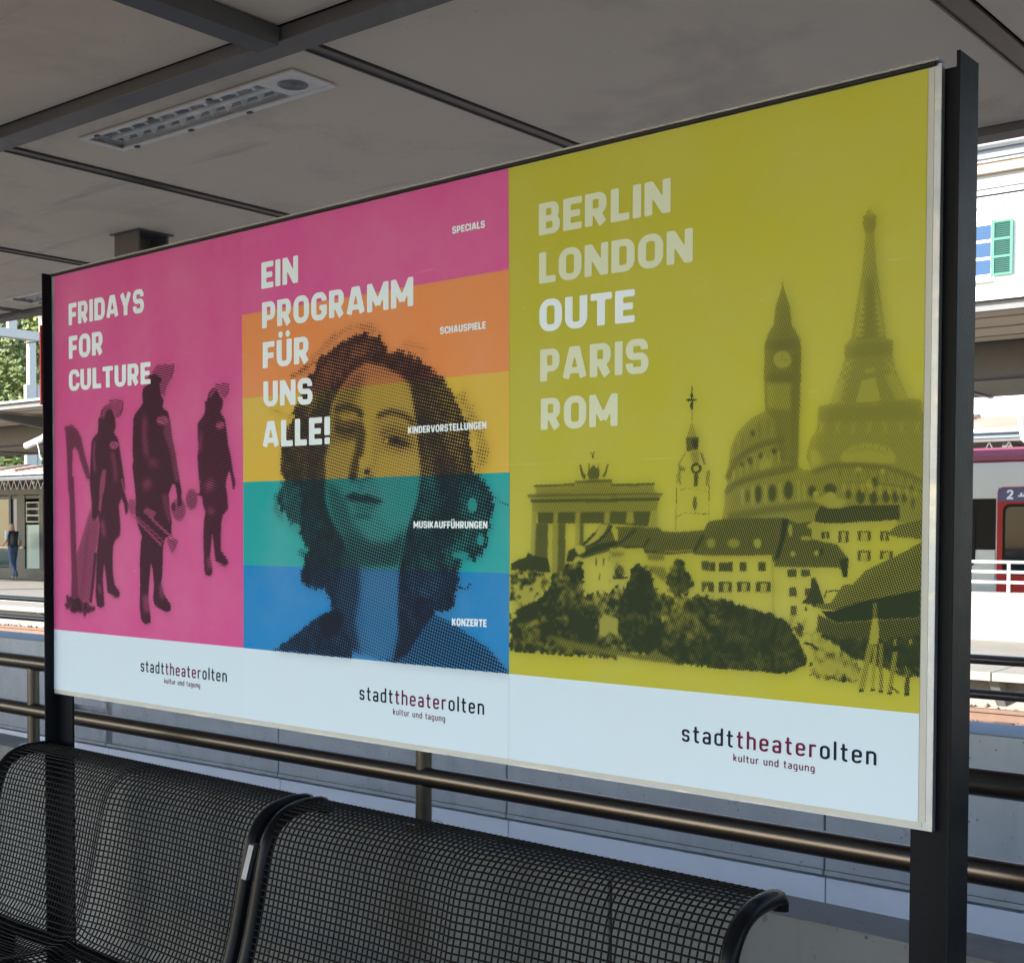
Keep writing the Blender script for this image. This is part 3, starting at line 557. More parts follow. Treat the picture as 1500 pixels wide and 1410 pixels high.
3|0.70|0.72|2.5|0.00|2362,691 2362,663 2364,663 2364,691
3|0.70|0.72|2.5|0.00|2379,699 2381,669 2383,669 2382,699
3|0.70|0.72|2.5|0.00|2397,703 2399,674 2401,674 2399,703
3|0.25|0.72|2.4|0.00|2544,587 2544,571 2548,571 2548,587
3|0.72|0.72|2.4|0.00|2537,613 2536,597 2539,597 2539,613
3|0.25|0.72|2.4|0.00|2561,585 2561,569 2564,569 2564,585
3|0.72|0.72|2.4|0.00|2554,611 2554,595 2556,595 2556,611
3|0.25|0.72|2.3|0.00|2577,584 2577,568 2581,568 2581,584
3|0.72|0.72|2.3|0.00|2571,609 2571,593 2573,592 2573,608
3|0.25|0.72|2.3|0.00|2593,582 2593,567 2597,566 2597,582
3|0.72|0.72|2.3|0.00|2588,606 2588,590 2590,590 2590,606
3|0.25|0.72|2.3|0.00|2609,580 2609,565 2613,565 2613,580
3|0.72|0.72|2.3|0.00|2605,604 2605,588 2607,588 2607,604
3|0.25|0.72|2.3|0.00|2625,578 2625,564 2629,564 2628,578
3|0.72|0.72|2.3|0.00|2622,602 2621,586 2624,586 2624,602
3|0.25|0.72|2.3|0.00|2641,576 2641,562 2644,562 2644,576
3|0.72|0.72|2.3|0.00|2638,599 2638,584 2640,584 2640,599
3|0.25|0.72|2.3|0.00|2656,575 2657,561 2660,561 2660,575
3|0.72|0.72|2.3|0.00|2654,597 2654,582 2656,582 2657,597
3|0.25|0.72|2.3|0.00|2672,573 2672,560 2675,560 2675,573
3|0.72|0.72|2.3|0.00|2671,595 2670,581 2673,580 2673,595
3|0.80|0.72|2.3|0.00|2536,585 2585,585 2634,579 2686,567 2686,569 2634,581 2585,587 2536,587
3|0.80|0.72|2.5|0.00|2314,582 2354,593 2405,602 2451,610 2450,612 2405,605 2353,596 2313,584
3|0.80|0.72|2.5|0.00|2320,628 2354,647 2393,657 2429,663 2429,665 2392,659 2353,648 2319,630
3|0.50|0.82|2.0|0.00|1857,596 1964,596 1964,603 2056,603 2057,595 2158,594 2154,586 2158,578 2175,573 2165,557 2163,539 1853,539 1853,559 1840,575 1863,577 1862,590
3|0.85|0.82|1.7|0.00|1857,592 1924,593 1964,594 1963,599 1924,597 1857,597
3|0.80|0.82|1.6|0.00|1964,598 2056,598 2056,604 1964,603
3|0.85|0.82|1.6|0.00|2052,591 2108,589 2158,591 2158,595 2108,594 2053,595
3|0.75|0.82|1.7|0.00|1840,572 1943,572 2069,571 2069,575 1943,577 1840,577
3|0.75|0.82|1.6|0.00|2053,572 2122,572 2175,570 2175,574 2122,575 2053,575
3|0.95|0.82|1.7|0.00|1849,560 1943,560 2069,559 2069,565 1943,566 1849,566
3|0.95|0.82|1.6|0.00|2053,560 2168,560 2167,566 2053,566
3|0.95|0.82|2.1|0.00|1867,540 2069,540 2070,517 1869,516
3|0.95|0.82|2.0|0.00|2053,540 2149,539 2142,510 2053,516
3|0.45|0.82|2.8|0.00|1853,540 1866,540 1864,468 1851,468
3|0.40|0.82|2.8|0.00|1910,540 1922,540 1920,515 1908,515
3|0.40|0.82|2.8|0.00|1966,540 1979,540 1977,515 1964,515
3|0.40|0.82|2.7|0.00|2038,539 2052,539 2050,515 2036,515
3|0.35|0.82|2.7|0.00|2092,540 2107,540 2110,517 2089,517
3|0.35|0.82|2.6|0.00|2148,539 2164,539 2165,506 2141,506
3|0.40|0.82|2.8|0.00|1852,516 1864,516 1863,468 1851,468
3|0.88|0.82|2.8|0.00|1864,516 1896,516 1895,469 1862,468
3|0.45|0.82|2.8|0.00|1907,516 1922,516 1922,469 1906,469
3|0.85|0.82|2.8|0.00|1922,516 1941,516 1940,469 1921,469
3|0.40|0.82|2.8|0.00|1965,516 1977,516 1976,470 1964,469
3|0.85|0.82|2.8|0.00|1977,516 1987,516 1987,470 1976,470
3|0.40|0.82|2.8|0.00|1849,484 1863,484 1859,444 1848,444
3|0.85|0.82|2.8|0.00|1863,484 1895,484 1895,442 1859,441
3|0.45|0.82|2.8|0.00|1906,484 1922,484 1919,407 1905,406
3|0.85|0.82|2.8|0.00|1922,484 1941,485 1940,407 1919,407
3|0.95|0.82|1.4|0.00|1975,636 1979,636 1986,619 1992,612 1989,605 1985,606 1979,615
3|0.80|0.82|1.4|0.00|2043,635 2048,634 2043,616 2037,607 2031,611 2038,619
3|0.88|0.82|1.4|0.00|1996,622 2005,629 2010,634 2016,629 2025,623 2026,614 2023,605 1999,605 1995,615
3|0.85|0.82|1.6|0.00|1998,637 1997,618 2000,618 2001,637
3|0.85|0.82|1.6|0.00|2022,637 2020,617 2023,617 2024,637
3|0.90|0.82|1.1|0.00|2000,659 2008,652 2015,660 2012,661 2008,655 2002,661
3|0.90|0.82|1.1|0.00|2006,655 2007,646 2011,646 2011,655
3|0.03|0.95|1.3|0.00|2227,653 2255,653 2267,630 2278,616 2278,521 2266,502 2205,503 2207,585 2211,629
3|0.80|0.95|1.0|0.00|2237,774 2238,709 2240,709 2240,774
3|0.95|0.95|1.0|0.00|2227,747 2250,746 2250,750 2227,751
3|0.95|0.95|1.0|0.00|2242,757 2241,755 2240,754 2239,753 2238,753 2236,754 2235,755 2235,757 2235,759 2236,760 2238,761 2239,761 2240,760 2241,759
3|0.95|0.95|1.0|0.00|2242,738 2242,734 2241,731 2239,730 2238,730 2236,732 2235,735 2235,738 2235,741 2236,744 2238,745 2239,745 2241,744 2242,741
3|0.42|0.95|1.3|0.00|2239,710 2244,698 2251,677 2227,678 2232,694
3|0.72|0.95|1.3|0.00|2225,679 2254,679 2253,654 2227,652
3|0.97|0.95|2.6|0.00|2239,674 2252,674 2252,657 2243,658
3|0.45|0.95|3.9|0.00|2234,653 2255,653 2257,628 2240,628
3|0.85|0.95|1.9|0.00|2256,652 2262,647 2271,623 2265,628
3|0.55|0.95|1.6|0.00|2224,652 2212,634 2207,626 2210,624 2216,633 2227,650
3|0.60|0.95|2.6|0.00|2209,629 2227,620 2224,614 2215,616 2216,585 2209,594
3|0.85|0.95|1.3|0.00|2261,619 2260,615 2256,611 2251,609 2246,609 2241,611 2238,615 2236,620 2238,624 2241,628 2246,630 2251,630 2256,627 2260,624
3|0.20|0.95|1.3|0.00|2255,619 2254,617 2252,615 2250,614 2247,614 2245,615 2243,617 2243,620 2243,622 2245,624 2247,625 2250,625 2252,624 2254,622
3|0.80|0.95|1.9|0.00|2244,609 2254,608 2253,586 2243,586
3|0.55|0.95|2.6|0.00|2270,614 2279,616 2275,584 2269,586
3|0.70|0.95|1.9|0.00|2252,554 2251,547 2250,542 2248,539 2246,539 2244,542 2242,547 2242,554 2242,560 2243,566 2245,568 2248,568 2250,565 2251,560
3|0.75|0.95|0.8|0.00|2206,612 2204,541 2204,503 2206,503 2206,541 2208,612
3|0.75|0.95|0.8|0.00|2276,616 2276,575 2278,519 2279,519 2278,575 2277,616
3|0.75|0.95|0.8|0.00|2214,580 2240,581 2277,575 2277,576 2240,582 2214,582
3|0.75|0.95|0.8|0.00|2208,528 2220,535 2251,534 2278,532 2278,534 2251,536 2220,536 2207,530
3|0.70|0.97|2.0|0.00|1982,470 2013,498 2032,517 2048,517 2059,511 2070,504 2070,471 2053,510 2070,511 2117,511 2144,508 2168,508 2175,502 2205,500 2266,504 2274,518 2291,521 2301,520 2320,522 2354,526 2394,525 2433,526 2452,516 2467,513 2467,485 2294,484 2301,454 2245,457 2245,466 2134,459 2129,470 2081,468 2053,467 2051,460 1988,445 1977,449
3|0.15|0.97|2.0|0.00|1989,470 2016,493 2029,514 2047,515 2038,499 2020,483 2002,470
3|0.90|0.97|1.6|0.00|2055,514 2038,495 2020,482 1990,470 1992,466 2023,478 2042,492 2059,511
3|0.90|0.97|1.6|0.00|2011,498 1980,472 1984,470 2015,496
3|0.92|0.97|2.8|0.00|1964,468 1948,461 1942,439 1959,438 1968,449 1990,449 2016,458 2070,474 2070,483 2016,474 1990,461 1977,452
3|0.05|0.97|2.1|0.00|1991,464 1990,460 1987,457 1982,456 1977,456 1972,457 1968,460 1967,464 1968,467 1972,470 1976,472 1982,472 1986,470 1990,467
3|0.95|0.97|3.4|0.00|2054,470 2080,477 2101,493 2115,504 2111,507 2098,496 2078,481 2052,474
3|0.95|0.97|3.3|0.00|2084,467 2132,468 2147,486 2143,488 2131,472 2084,472
3|0.95|0.97|3.3|0.00|2134,458 2189,456 2247,461 2268,494 2264,496 2244,465 2189,461 2134,463
3|0.05|0.97|2.7|0.00|1988,444 2051,460 2054,387 2049,373 2030,369 2006,361 1991,364 1991,385 1985,414
3|0.82|0.97|4.1|0.22|1991,371 2030,380 2070,374 2071,264 1987,258
3|0.75|0.97|2.1|0.00|2016,447 2021,447 2021,432 2016,432
3|0.75|0.97|2.0|0.00|2034,447 2039,447 2038,432 2034,432
3|0.75|0.97|2.0|0.00|2025,418 2029,418 2029,403 2024,403
3|0.45|0.97|4.1|0.30|2050,460 2070,466 2070,412 2053,401
3|0.08|0.97|2.6|0.00|2053,466 2081,468 2091,463 2109,466 2125,466 2134,455 2207,454 2245,457 2260,444 2261,424 2302,425 2302,374 2267,382 2246,380 2212,351 2173,349 2150,419 2130,436 2096,418 2082,383 2063,364 2054,379
3|0.60|0.97|4.0|0.00|2138,458 2181,457 2181,445 2141,444
3|0.55|0.97|4.0|0.00|2134,436 2181,433 2188,419 2181,402 2152,420
3|0.55|0.97|5.4|0.00|2053,461 2086,462 2088,452 2054,448
3|0.60|0.97|4.0|0.30|2058,435 2088,437 2091,410 2058,410
3|0.90|0.97|1.6|0.00|2059,407 2096,408 2096,412 2058,411
3|0.30|0.97|1.6|0.00|2054,441 2109,443 2109,445 2054,443
3|0.78|0.97|2.6|0.00|2261,447 2293,445 2292,426 2262,428
3|0.10|0.97|1.9|0.00|2294,445 2298,445 2298,427 2294,427
3|0.75|0.97|2.6|0.00|2262,408 2288,407 2288,390 2278,390 2275,401 2267,386 2262,388
3|0.82|0.97|3.9|0.12|2209,451 2224,440 2231,425 2244,403 2240,389 2220,381 2190,383 2185,405 2190,428
3|0.80|0.97|4.0|0.22|2054,375 2068,391 2100,392 2150,401 2181,379 2212,380 2246,380 2255,371 2256,261 2055,259
3|0.70|0.97|1.8|0.00|2279,521 2306,524 2424,525 2439,523 2459,516 2483,519 2500,507 2501,437 2410,437 2408,455 2280,456
3|0.95|0.97|2.4|0.00|2429,524 2441,523 2435,492 2422,451 2414,452 2425,489
3|0.15|0.97|1.5|0.00|2280,451 2346,452 2408,455 2408,459 2346,456 2280,455
3|0.20|0.97|2.5|0.00|2387,480 2386,476 2384,473 2381,471 2378,471 2375,473 2373,476 2372,480 2372,484 2375,487 2378,488 2381,488 2384,487 2386,484
3|0.20|0.97|2.4|0.00|2455,461 2454,460 2453,458 2451,457 2449,457 2447,458 2446,459 2445,461 2446,463 2447,465 2449,466 2451,466 2453,465 2454,463
3|0.20|0.97|2.4|0.00|2448,503 2448,498 2447,494 2445,492 2444,492 2443,494 2442,498 2441,503 2441,508 2442,512 2444,514 2445,514 2447,512 2448,508
3|0.40|0.97|3.8|0.00|2291,479 2291,475 2288,472 2284,470 2280,470 2276,472 2274,475 2273,479 2273,483 2276,486 2280,488 2284,488 2288,487 2291,483
3|0.40|0.97|3.8|0.00|2343,480 2342,476 2338,473 2333,471 2327,471 2322,473 2318,476 2317,479 2318,483 2322,486 2327,488 2333,488 2338,486 2342,483
3|0.20|0.97|1.8|0.00|2476,512 2491,520 2500,514 2500,503 2481,507
3|0.20|0.97|2.4|0.00|2466,487 2484,487 2484,492 2466,492
3|0.04|0.97|1.5|0.00|2280,449 2408,448 2411,359 2404,355 2368,360 2328,370 2302,374 2280,380
3|0.82|0.97|1.9|0.00|2280,444 2292,444 2292,427 2280,426
3|0.82|0.97|1.9|0.00|2299,444 2329,445 2329,427 2299,427
3|0.82|0.97|1.9|0.00|2342,445 2358,445 2358,428 2343,428
3|0.82|0.97|1.9|0.00|2381,446 2397,446 2397,429 2381,429
3|0.82|0.97|1.9|0.00|2277,407 2289,408 2290,388 2277,388
3|0.82|0.97|1.9|0.00|2299,408 2328,409 2328,389 2299,388
3|0.35|0.97|1.9|0.00|2309,405 2321,405 2319,389 2309,389
3|0.82|0.97|1.9|0.00|2337,409 2366,410 2366,391 2338,390
3|0.35|0.97|1.9|0.00|2347,406 2359,406 2357,390 2347,390
3|0.82|0.97|1.9|0.00|2376,410 2407,411 2407,392 2376,391
3|0.35|0.97|1.9|0.00|2386,407 2400,407 2398,392 2386,391
3|0.03|0.97|1.5|0.00|2413,435 2438,436 2501,437 2501,392 2495,374 2502,348 2502,299 2479,311 2461,315 2441,338 2414,353
3|0.30|0.97|2.5|0.00|2407,446 2409,355 2416,355 2414,446
3|0.78|0.97|1.8|0.00|2439,434 2458,435 2458,420 2439,420
3|0.78|0.97|1.8|0.00|2466,435 2484,435 2485,422 2466,421
3|0.78|0.97|1.8|0.00|2443,402 2458,403 2459,386 2443,385
3|0.78|0.97|1.8|0.00|2474,401 2487,402 2487,387 2474,387
3|0.78|0.97|1.8|0.00|2446,369 2459,370 2459,352 2446,352
3|0.78|0.97|1.8|0.00|2474,368 2480,368 2480,360 2474,360
3|0.90|0.97|1.8|0.00|2491,421 2501,406 2501,372 2466,374 2480,387
3|0.60|0.97|3.6|0.30|2459,339 2476,324 2502,319 2502,306 2471,311 2454,328
3|0.82|0.97|1.8|0.00|2493,533 2502,547 2518,542 2539,542 2565,547 2645,546 2647,522 2616,519 2591,519 2566,518 2540,514 2492,515
3|0.62|0.97|1.7|0.00|2641,513 2651,515 2687,522 2687,489 2651,490 2621,496
3|0.03|0.97|1.4|0.00|2487,519 2513,515 2550,516 2591,518 2641,521 2643,514 2621,503 2631,492 2680,489 2677,481 2639,460 2587,436 2564,411 2544,410 2555,425 2556,457 2532,481 2487,488
3|0.80|0.97|1.8|0.00|2504,502 2520,502 2520,489 2504,489
3|0.30|0.97|1.8|0.00|2511,499 2514,499 2514,489 2511,489
3|0.80|0.97|1.8|0.00|2536,503 2556,503 2556,482 2536,482
3|0.30|0.97|1.8|0.00|2542,500 2550,500 2550,482 2542,482
3|0.80|0.97|1.8|0.00|2571,503 2596,503 2596,485 2572,485
3|0.30|0.97|1.8|0.00|2578,500 2590,500 2590,485 2578,485
3|0.80|0.97|1.7|0.00|2612,503 2627,503 2628,486 2612,486
3|0.30|0.97|1.7|0.00|2618,500 2622,500 2622,486 2618,486
3|0.80|0.97|1.8|0.00|2572,469 2596,469 2596,451 2572,451
3|0.30|0.97|1.8|0.00|2578,466 2590,466 2590,451 2578,451
3|0.80|0.97|1.7|0.00|2612,469 2635,469 2636,454 2612,454
3|0.30|0.97|1.7|0.00|2618,466 2629,467 2630,454 2618,454
3|0.72|0.97|1.8|0.00|2487,487 2534,480 2555,456 2552,423 2538,438 2488,438
3|0.96|0.97|1.8|0.00|2539,453 2556,456 2554,422 2545,422
3|0.20|0.97|1.8|0.00|2500,463 2499,461 2498,460 2496,459 2494,459 2493,460 2492,461 2491,463 2491,465 2493,467 2494,468 2496,468 2498,467 2499,465
3|0.90|0.97|1.8|0.00|2509,466 2508,463 2507,460 2506,459 2504,459 2503,460 2502,463 2501,466 2502,469 2503,472 2504,473 2506,473 2507,472 2508,469
3|0.03|0.97|1.4|0.00|2497,436 2538,439 2545,398 2522,378 2511,385 2504,399
3|0.85|0.97|1.4|0.00|2514,386 2514,395 2542,398 2542,401 2513,398 2510,386
3|0.90|0.97|1.8|0.00|2485,418 2493,421 2503,399 2512,375 2523,365 2488,369
3|0.30|0.97|3.6|0.25|2486,334 2524,319 2561,289 2579,266 2587,242 2543,243 2490,245
3|0.70|0.97|2.4|0.20|2487,267 2500,255 2543,247 2574,247 2574,241 2517,242 2487,246
3|0.90|0.97|1.5|0.00|2472,302 2488,299 2498,292 2502,296 2490,304 2474,307
3|0.64|0.97|1.4|0.00|2677,481 2687,487 2686,405 2610,383 2528,364 2505,365 2494,374 2523,377 2546,410 2564,411 2587,436 2639,460
3|1.00|0.97|1.4|0.00|2505,363 2528,363 2575,380 2685,405 2685,359 2613,352 2536,343 2518,350
3|0.78|0.97|2.3|0.00|2499,357 2536,343 2613,352 2685,359 2686,325 2619,317 2532,315 2497,325
3|0.95|0.97|2.3|0.06|2502,320 2542,318 2614,319 2686,328 2687,260 2647,260 2634,265 2594,279 2568,281 2534,305
3|0.55|0.97|2.3|0.40|2634,272 2686,276 2687,261 2649,260
3|0.05|0.97|1.8|0.00|2601,354 2609,355 2612,331 2611,310 2594,309 2597,330
3|0.60|0.97|2.3|0.00|2600,381 2609,381 2609,355 2601,354
3|0.45|0.97|1.8|0.00|2592,310 2576,229 2588,228 2603,309
3|0.40|0.97|1.8|0.00|2602,309 2599,231 2606,232 2610,309
3|0.55|0.97|1.7|0.00|2612,312 2613,230 2621,231 2620,312
3|0.50|0.97|1.7|0.00|2637,299 2628,228 2637,228 2646,299
3|0.80|0.97|1.7|0.00|2659,259 2658,228 2667,228 2668,259
3|0.40|0.97|1.7|0.00|2638,320 2639,308 2643,309 2643,321
3|0.45|0.97|1.7|0.00|2665,322 2665,312 2671,313 2671,322
3|0.98|0.97|1.2|0.00|2587,228 2587,227 2586,226 2584,226 2581,225 2579,226 2578,226 2577,227 2578,229 2579,230 2581,230 2583,230 2585,230 2587,229
3|0.98|0.97|1.2|0.00|2608,231 2607,230 2606,229 2604,229 2602,229 2599,229 2598,230 2598,231 2598,232 2599,233 2601,233 2604,233 2606,233 2607,232
3|0.98|0.97|1.2|0.00|2622,230 2622,229 2620,228 2618,228 2616,227 2614,228 2613,228 2612,229 2613,231 2614,231 2616,232 2618,232 2620,232 2622,231
3|0.98|0.97|1.2|0.00|2638,228 2637,227 2636,226 2634,226 2632,225 2630,226 2628,226 2628,227 2628,228 2630,229 2632,230 2634,230 2636,230 2637,229
3|0.98|0.97|1.2|0.00|2667,229 2667,228 2665,227 2663,226 2661,226 2659,226 2658,227 2657,228 2658,229 2659,230 2661,230 2663,231 2665,230 2667,230
3|0.90|0.97|1.4|0.00|2633,238 2648,228 2650,231 2636,240
3|0.96|0.97|2.5|0.10|2280,374 2315,377 2334,368 2360,364 2386,357 2411,353 2441,338 2461,310 2470,297 2479,275 2472,259 2460,256 2437,246 2361,244 2281,244
3|0.78|0.97|7.6|0.00|2295,272 2308,319 2316,338 2310,340 2302,321 2289,273
3|0.78|0.97|7.6|0.00|2317,287 2330,327 2337,349 2331,350 2323,329 2310,288
3|0.78|0.97|7.5|0.00|2338,302 2350,335 2357,339 2353,344 2344,337 2331,304
3|0.78|0.97|7.5|0.00|2359,276 2371,343 2378,349 2373,353 2365,345 2352,277
3|0.78|0.97|7.5|0.00|2379,291 2392,324 2399,342 2393,344 2386,325 2373,292
3|0.78|0.97|7.4|0.00|2400,305 2412,331 2419,352 2413,354 2406,333 2393,308
3|0.78|0.97|7.4|0.00|2420,280 2432,339 2438,343 2435,347 2426,341 2414,281
3|0.78|0.97|7.3|0.00|2440,295 2452,347 2458,353 2454,357 2446,349 2434,296
3|0.78|0.97|7.3|0.00|2459,309 2471,327 2479,346 2473,348 2466,330 2454,311
3|0.85|0.97|4.2|0.20|1903,408 1919,416 1937,425 1959,440 1984,442 1986,405 1991,363 2028,345 2026,327 2025,290 2071,291 2071,245 2018,248 1952,248 1860,247 1794,246 1795,305 1803,332 1827,344 1860,356 1878,366 1901,383
3|0.90|0.97|2.1|0.00|1796,432 1817,442 1837,446 1842,457 1856,450 1895,445 1900,429 1903,415 1848,415 1796,418
3|0.28|0.97|2.9|0.40|1796,418 1903,414 1902,390 1878,367 1827,344 1803,330 1812,321 1803,315 1795,316
3|0.85|0.97|3.6|0.00|1830,413 1830,411 1828,409 1826,408 1823,408 1820,409 1819,411 1818,412 1819,414 1820,415 1823,416 1826,416 1828,416 1830,414
3|0.85|0.97|3.6|0.00|1861,411 1860,410 1859,408 1856,407 1854,407 1851,408 1849,409 1849,411 1849,413 1851,414 1854,415 1856,415 1859,415 1860,413
3|0.85|0.97|3.5|0.00|1889,411 1888,409 1886,408 1884,407 1881,407 1879,408 1877,409 1877,411 1877,413 1879,414 1881,415 1884,415 1886,414 1888,413
3|0.85|0.97|3.6|0.00|1809,402 1809,400 1807,399 1804,398 1802,398 1799,398 1797,400 1797,402 1797,403 1799,405 1802,406 1804,406 1807,405 1809,404
3|0.85|0.97|3.6|0.00|1831,398 1830,396 1828,395 1826,394 1823,394 1821,394 1819,396 1818,398 1819,399 1821,401 1823,402 1826,402 1828,401 1830,400
3|0.85|0.97|3.6|0.00|1859,397 1858,395 1856,394 1854,393 1851,393 1849,393 1847,395 1847,396 1847,398 1849,400 1851,401 1854,401 1856,400 1858,399
3|0.85|0.97|3.5|0.00|1889,395 1888,393 1887,392 1884,391 1882,391 1879,392 1877,393 1877,395 1877,396 1879,398 1881,399 1884,399 1887,398 1888,397
3|0.85|0.97|3.6|0.00|1831,380 1830,379 1828,377 1826,376 1823,376 1821,377 1819,378 1818,380 1819,382 1821,383 1823,384 1826,384 1828,384 1830,382
3|0.85|0.97|3.6|0.00|1858,379 1857,378 1855,376 1853,375 1850,375 1848,376 1846,377 1845,379 1846,381 1848,382 1850,383 1853,383 1855,383 1857,381
3|0.85|0.97|3.6|0.00|1807,380 1806,378 1805,376 1802,376 1799,376 1797,376 1795,378 1794,379 1795,381 1797,383 1799,383 1802,384 1805,383 1806,381
3|0.85|0.97|3.6|0.00|1826,362 1825,360 1824,359 1821,358 1818,358 1816,358 1814,360 1814,362 1814,363 1816,365 1818,366 1821,366 1824,365 1825,364
3|0.97|0.97|5.7|0.00|1813,336 1848,350 1869,353 1874,320 1832,307 1799,306
3|0.97|0.97|6.9|0.00|1949,349 1978,339 2008,319 2026,292 2017,272 1996,273 1965,292 1949,313
3|0.97|0.97|4.0|0.12|2114,440 2131,434 2153,421 2161,386 2175,368 2174,334 2212,332 2246,378 2267,382 2302,373 2303,246 2222,246 2182,258 2160,272 2147,263 2101,262 2085,286 2073,306 2068,364 2089,389 2098,416
3|0.80|0.97|10.4|0.15|2182,349 2242,370 2302,362 2303,322 2234,282 2195,276 2182,303
3|0.55|0.97|4.1|0.00|2055,304 2073,301 2085,290 2069,287
3|0.62|0.97|4.0|0.00|2159,273 2191,259 2223,246 2124,249 2055,256 2055,269 2101,261 2142,261
3|0.20|0.97|2.0|0.00|2175,338 2180,336 2178,325 2174,327
3|0.60|0.97|5.5|0.00|1893,288 1951,279 2071,265 2071,253 1996,257 1934,262
3|0.10|0.97|2.7|0.00|2027,322 2038,335 2071,329 2071,295 2053,302 2041,290 2027,294
3|0.08|0.97|2.9|0.00|1796,326 1810,326 1814,319 1799,315"""
def blur1(a, sg):
    if sg < .35: return a
    r = int(math.ceil(sg*2.5)); k = np.exp(-.5*(np.arange(-r, r+1)/sg)**2); k /= k.sum()
    p = np.pad(a, ((r, r), (r, r)), mode='edge')
    p = sum(k[i]*p[i:i+a.shape[0]] for i in range(2*r+1)); return sum(k[i]*p[:, i:i+a.shape[1]] for i in range(2*r+1))
def fill(poly, xs, ys):
    X, Y = np.meshgrid(xs, ys); c = np.zeros(X.shape, bool); n = len(poly)
    for i in range(n):
        x0, y0 = poly[i]; x1, y1 = poly[(i+1) % n]
        if y0 == y1: continue
        c ^= ((y0 > Y) != (y1 > Y)) & (X < (x1-x0)*(Y-y0)/(y1-y0)+x0)
    return c
def vnoise(shape, sc):
    a = RNG.rand(shape[0]//sc+3, shape[1]//sc+3); return np.kron(a, np.ones((sc, sc)))[:shape[0], :shape[1]]
def poster_field(no, x0, x1, z0, z1, st):
    nx, nz = int(round((x1-x0)/st))+1, int(round((z1-z0)/st))+1
    xs = np.linspace(x0, x1, nx); zs = np.linspace(z0, z1, nz); T = np.zeros((nz, nx)); K = np.ones((nz, nx)); cov = np.zeros((nz, nx))
    n0 = blur1(vnoise(T.shape, 2), .7); n0 = (n0-n0.mean())/n0.std(); n1 = blur1(vnoise(T.shape, 3), 1.2); n2 = blur1(vnoise(T.shape, 8), 3); nf = ((n1-n1.mean())/n1.std()+(n2-n2.mean())/n2.std())*.6
    for ln in ART.strip().split('\n'):
        po, tone, ink, bl, nz_, pts = ln.split('|')
        if int(po) != no: continue
        tone, ink, bl, nz_ = float(tone), float(ink), float(bl)/1000, float(nz_)
        P = [tuple(float(v) for v in q.split(',')) for q in pts.split()]; P = [(a/1000, 1+b/1000) for a, b in P]
        pad = bl*2.5+.004; xa, xb = min(p[0] for p in P)-pad, max(p[0] for p in P)+pad; za, zb = min(p[1] for p in P)-pad, max(p[1] for p in P)+pad
        i0, i1 = max(0, np.searchsorted(xs, xa)-1), min(nx, np.searchsorted(xs, xb)+1); j0, j1 = max(0, np.searchsorted(zs, za)-1), min(nz, np.searchsorted(zs, zb)+1)
        if i1-i0 < 2 or j1-j0 < 2: continue
        sx = xs[i0:i1]; sz = zs[j0:j1]; m_ = 0
        for ox, oz in ((-.25, -.25), (.25, -.25), (-.25, .25), (.25, .25)): m_ = m_+fill(P, sx+ox*st, sz+oz*st)*.25
        m_ = blur1(m_, bl/st*.6); sl_ = (slice(j0, j1), slice(i0, i1))
        if nz_ > 0: m_ = blur1(np.clip(m_+(n0[sl_]*.9+nf[sl_]*.5)*4*m_*(1-m_)*(.3+nz_*3), 0, 1), .5)
        T[sl_] = T[sl_]*(1-m_)+np.clip(tone+nf[sl_]*nz_, 0, 1)*m_; K[sl_] = K[sl_]*(1-m_)+ink*m_; cov[sl_] = np.maximum(cov[sl_], m_*min(1, tone*3))
    clip = (zs >= 1.1972)[:, None]*1.; T = T*clip; cov = cov*clip
    if no == 3: c3 = np.where((zs[:, None] < 1.2450) & (xs[None, :] < 2.44), 0., 1.); T = T*c3; cov = cov*c3
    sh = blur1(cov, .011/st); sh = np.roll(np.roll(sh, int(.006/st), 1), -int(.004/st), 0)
    return xs, zs, T, K, np.clip(sh, 0, 1)
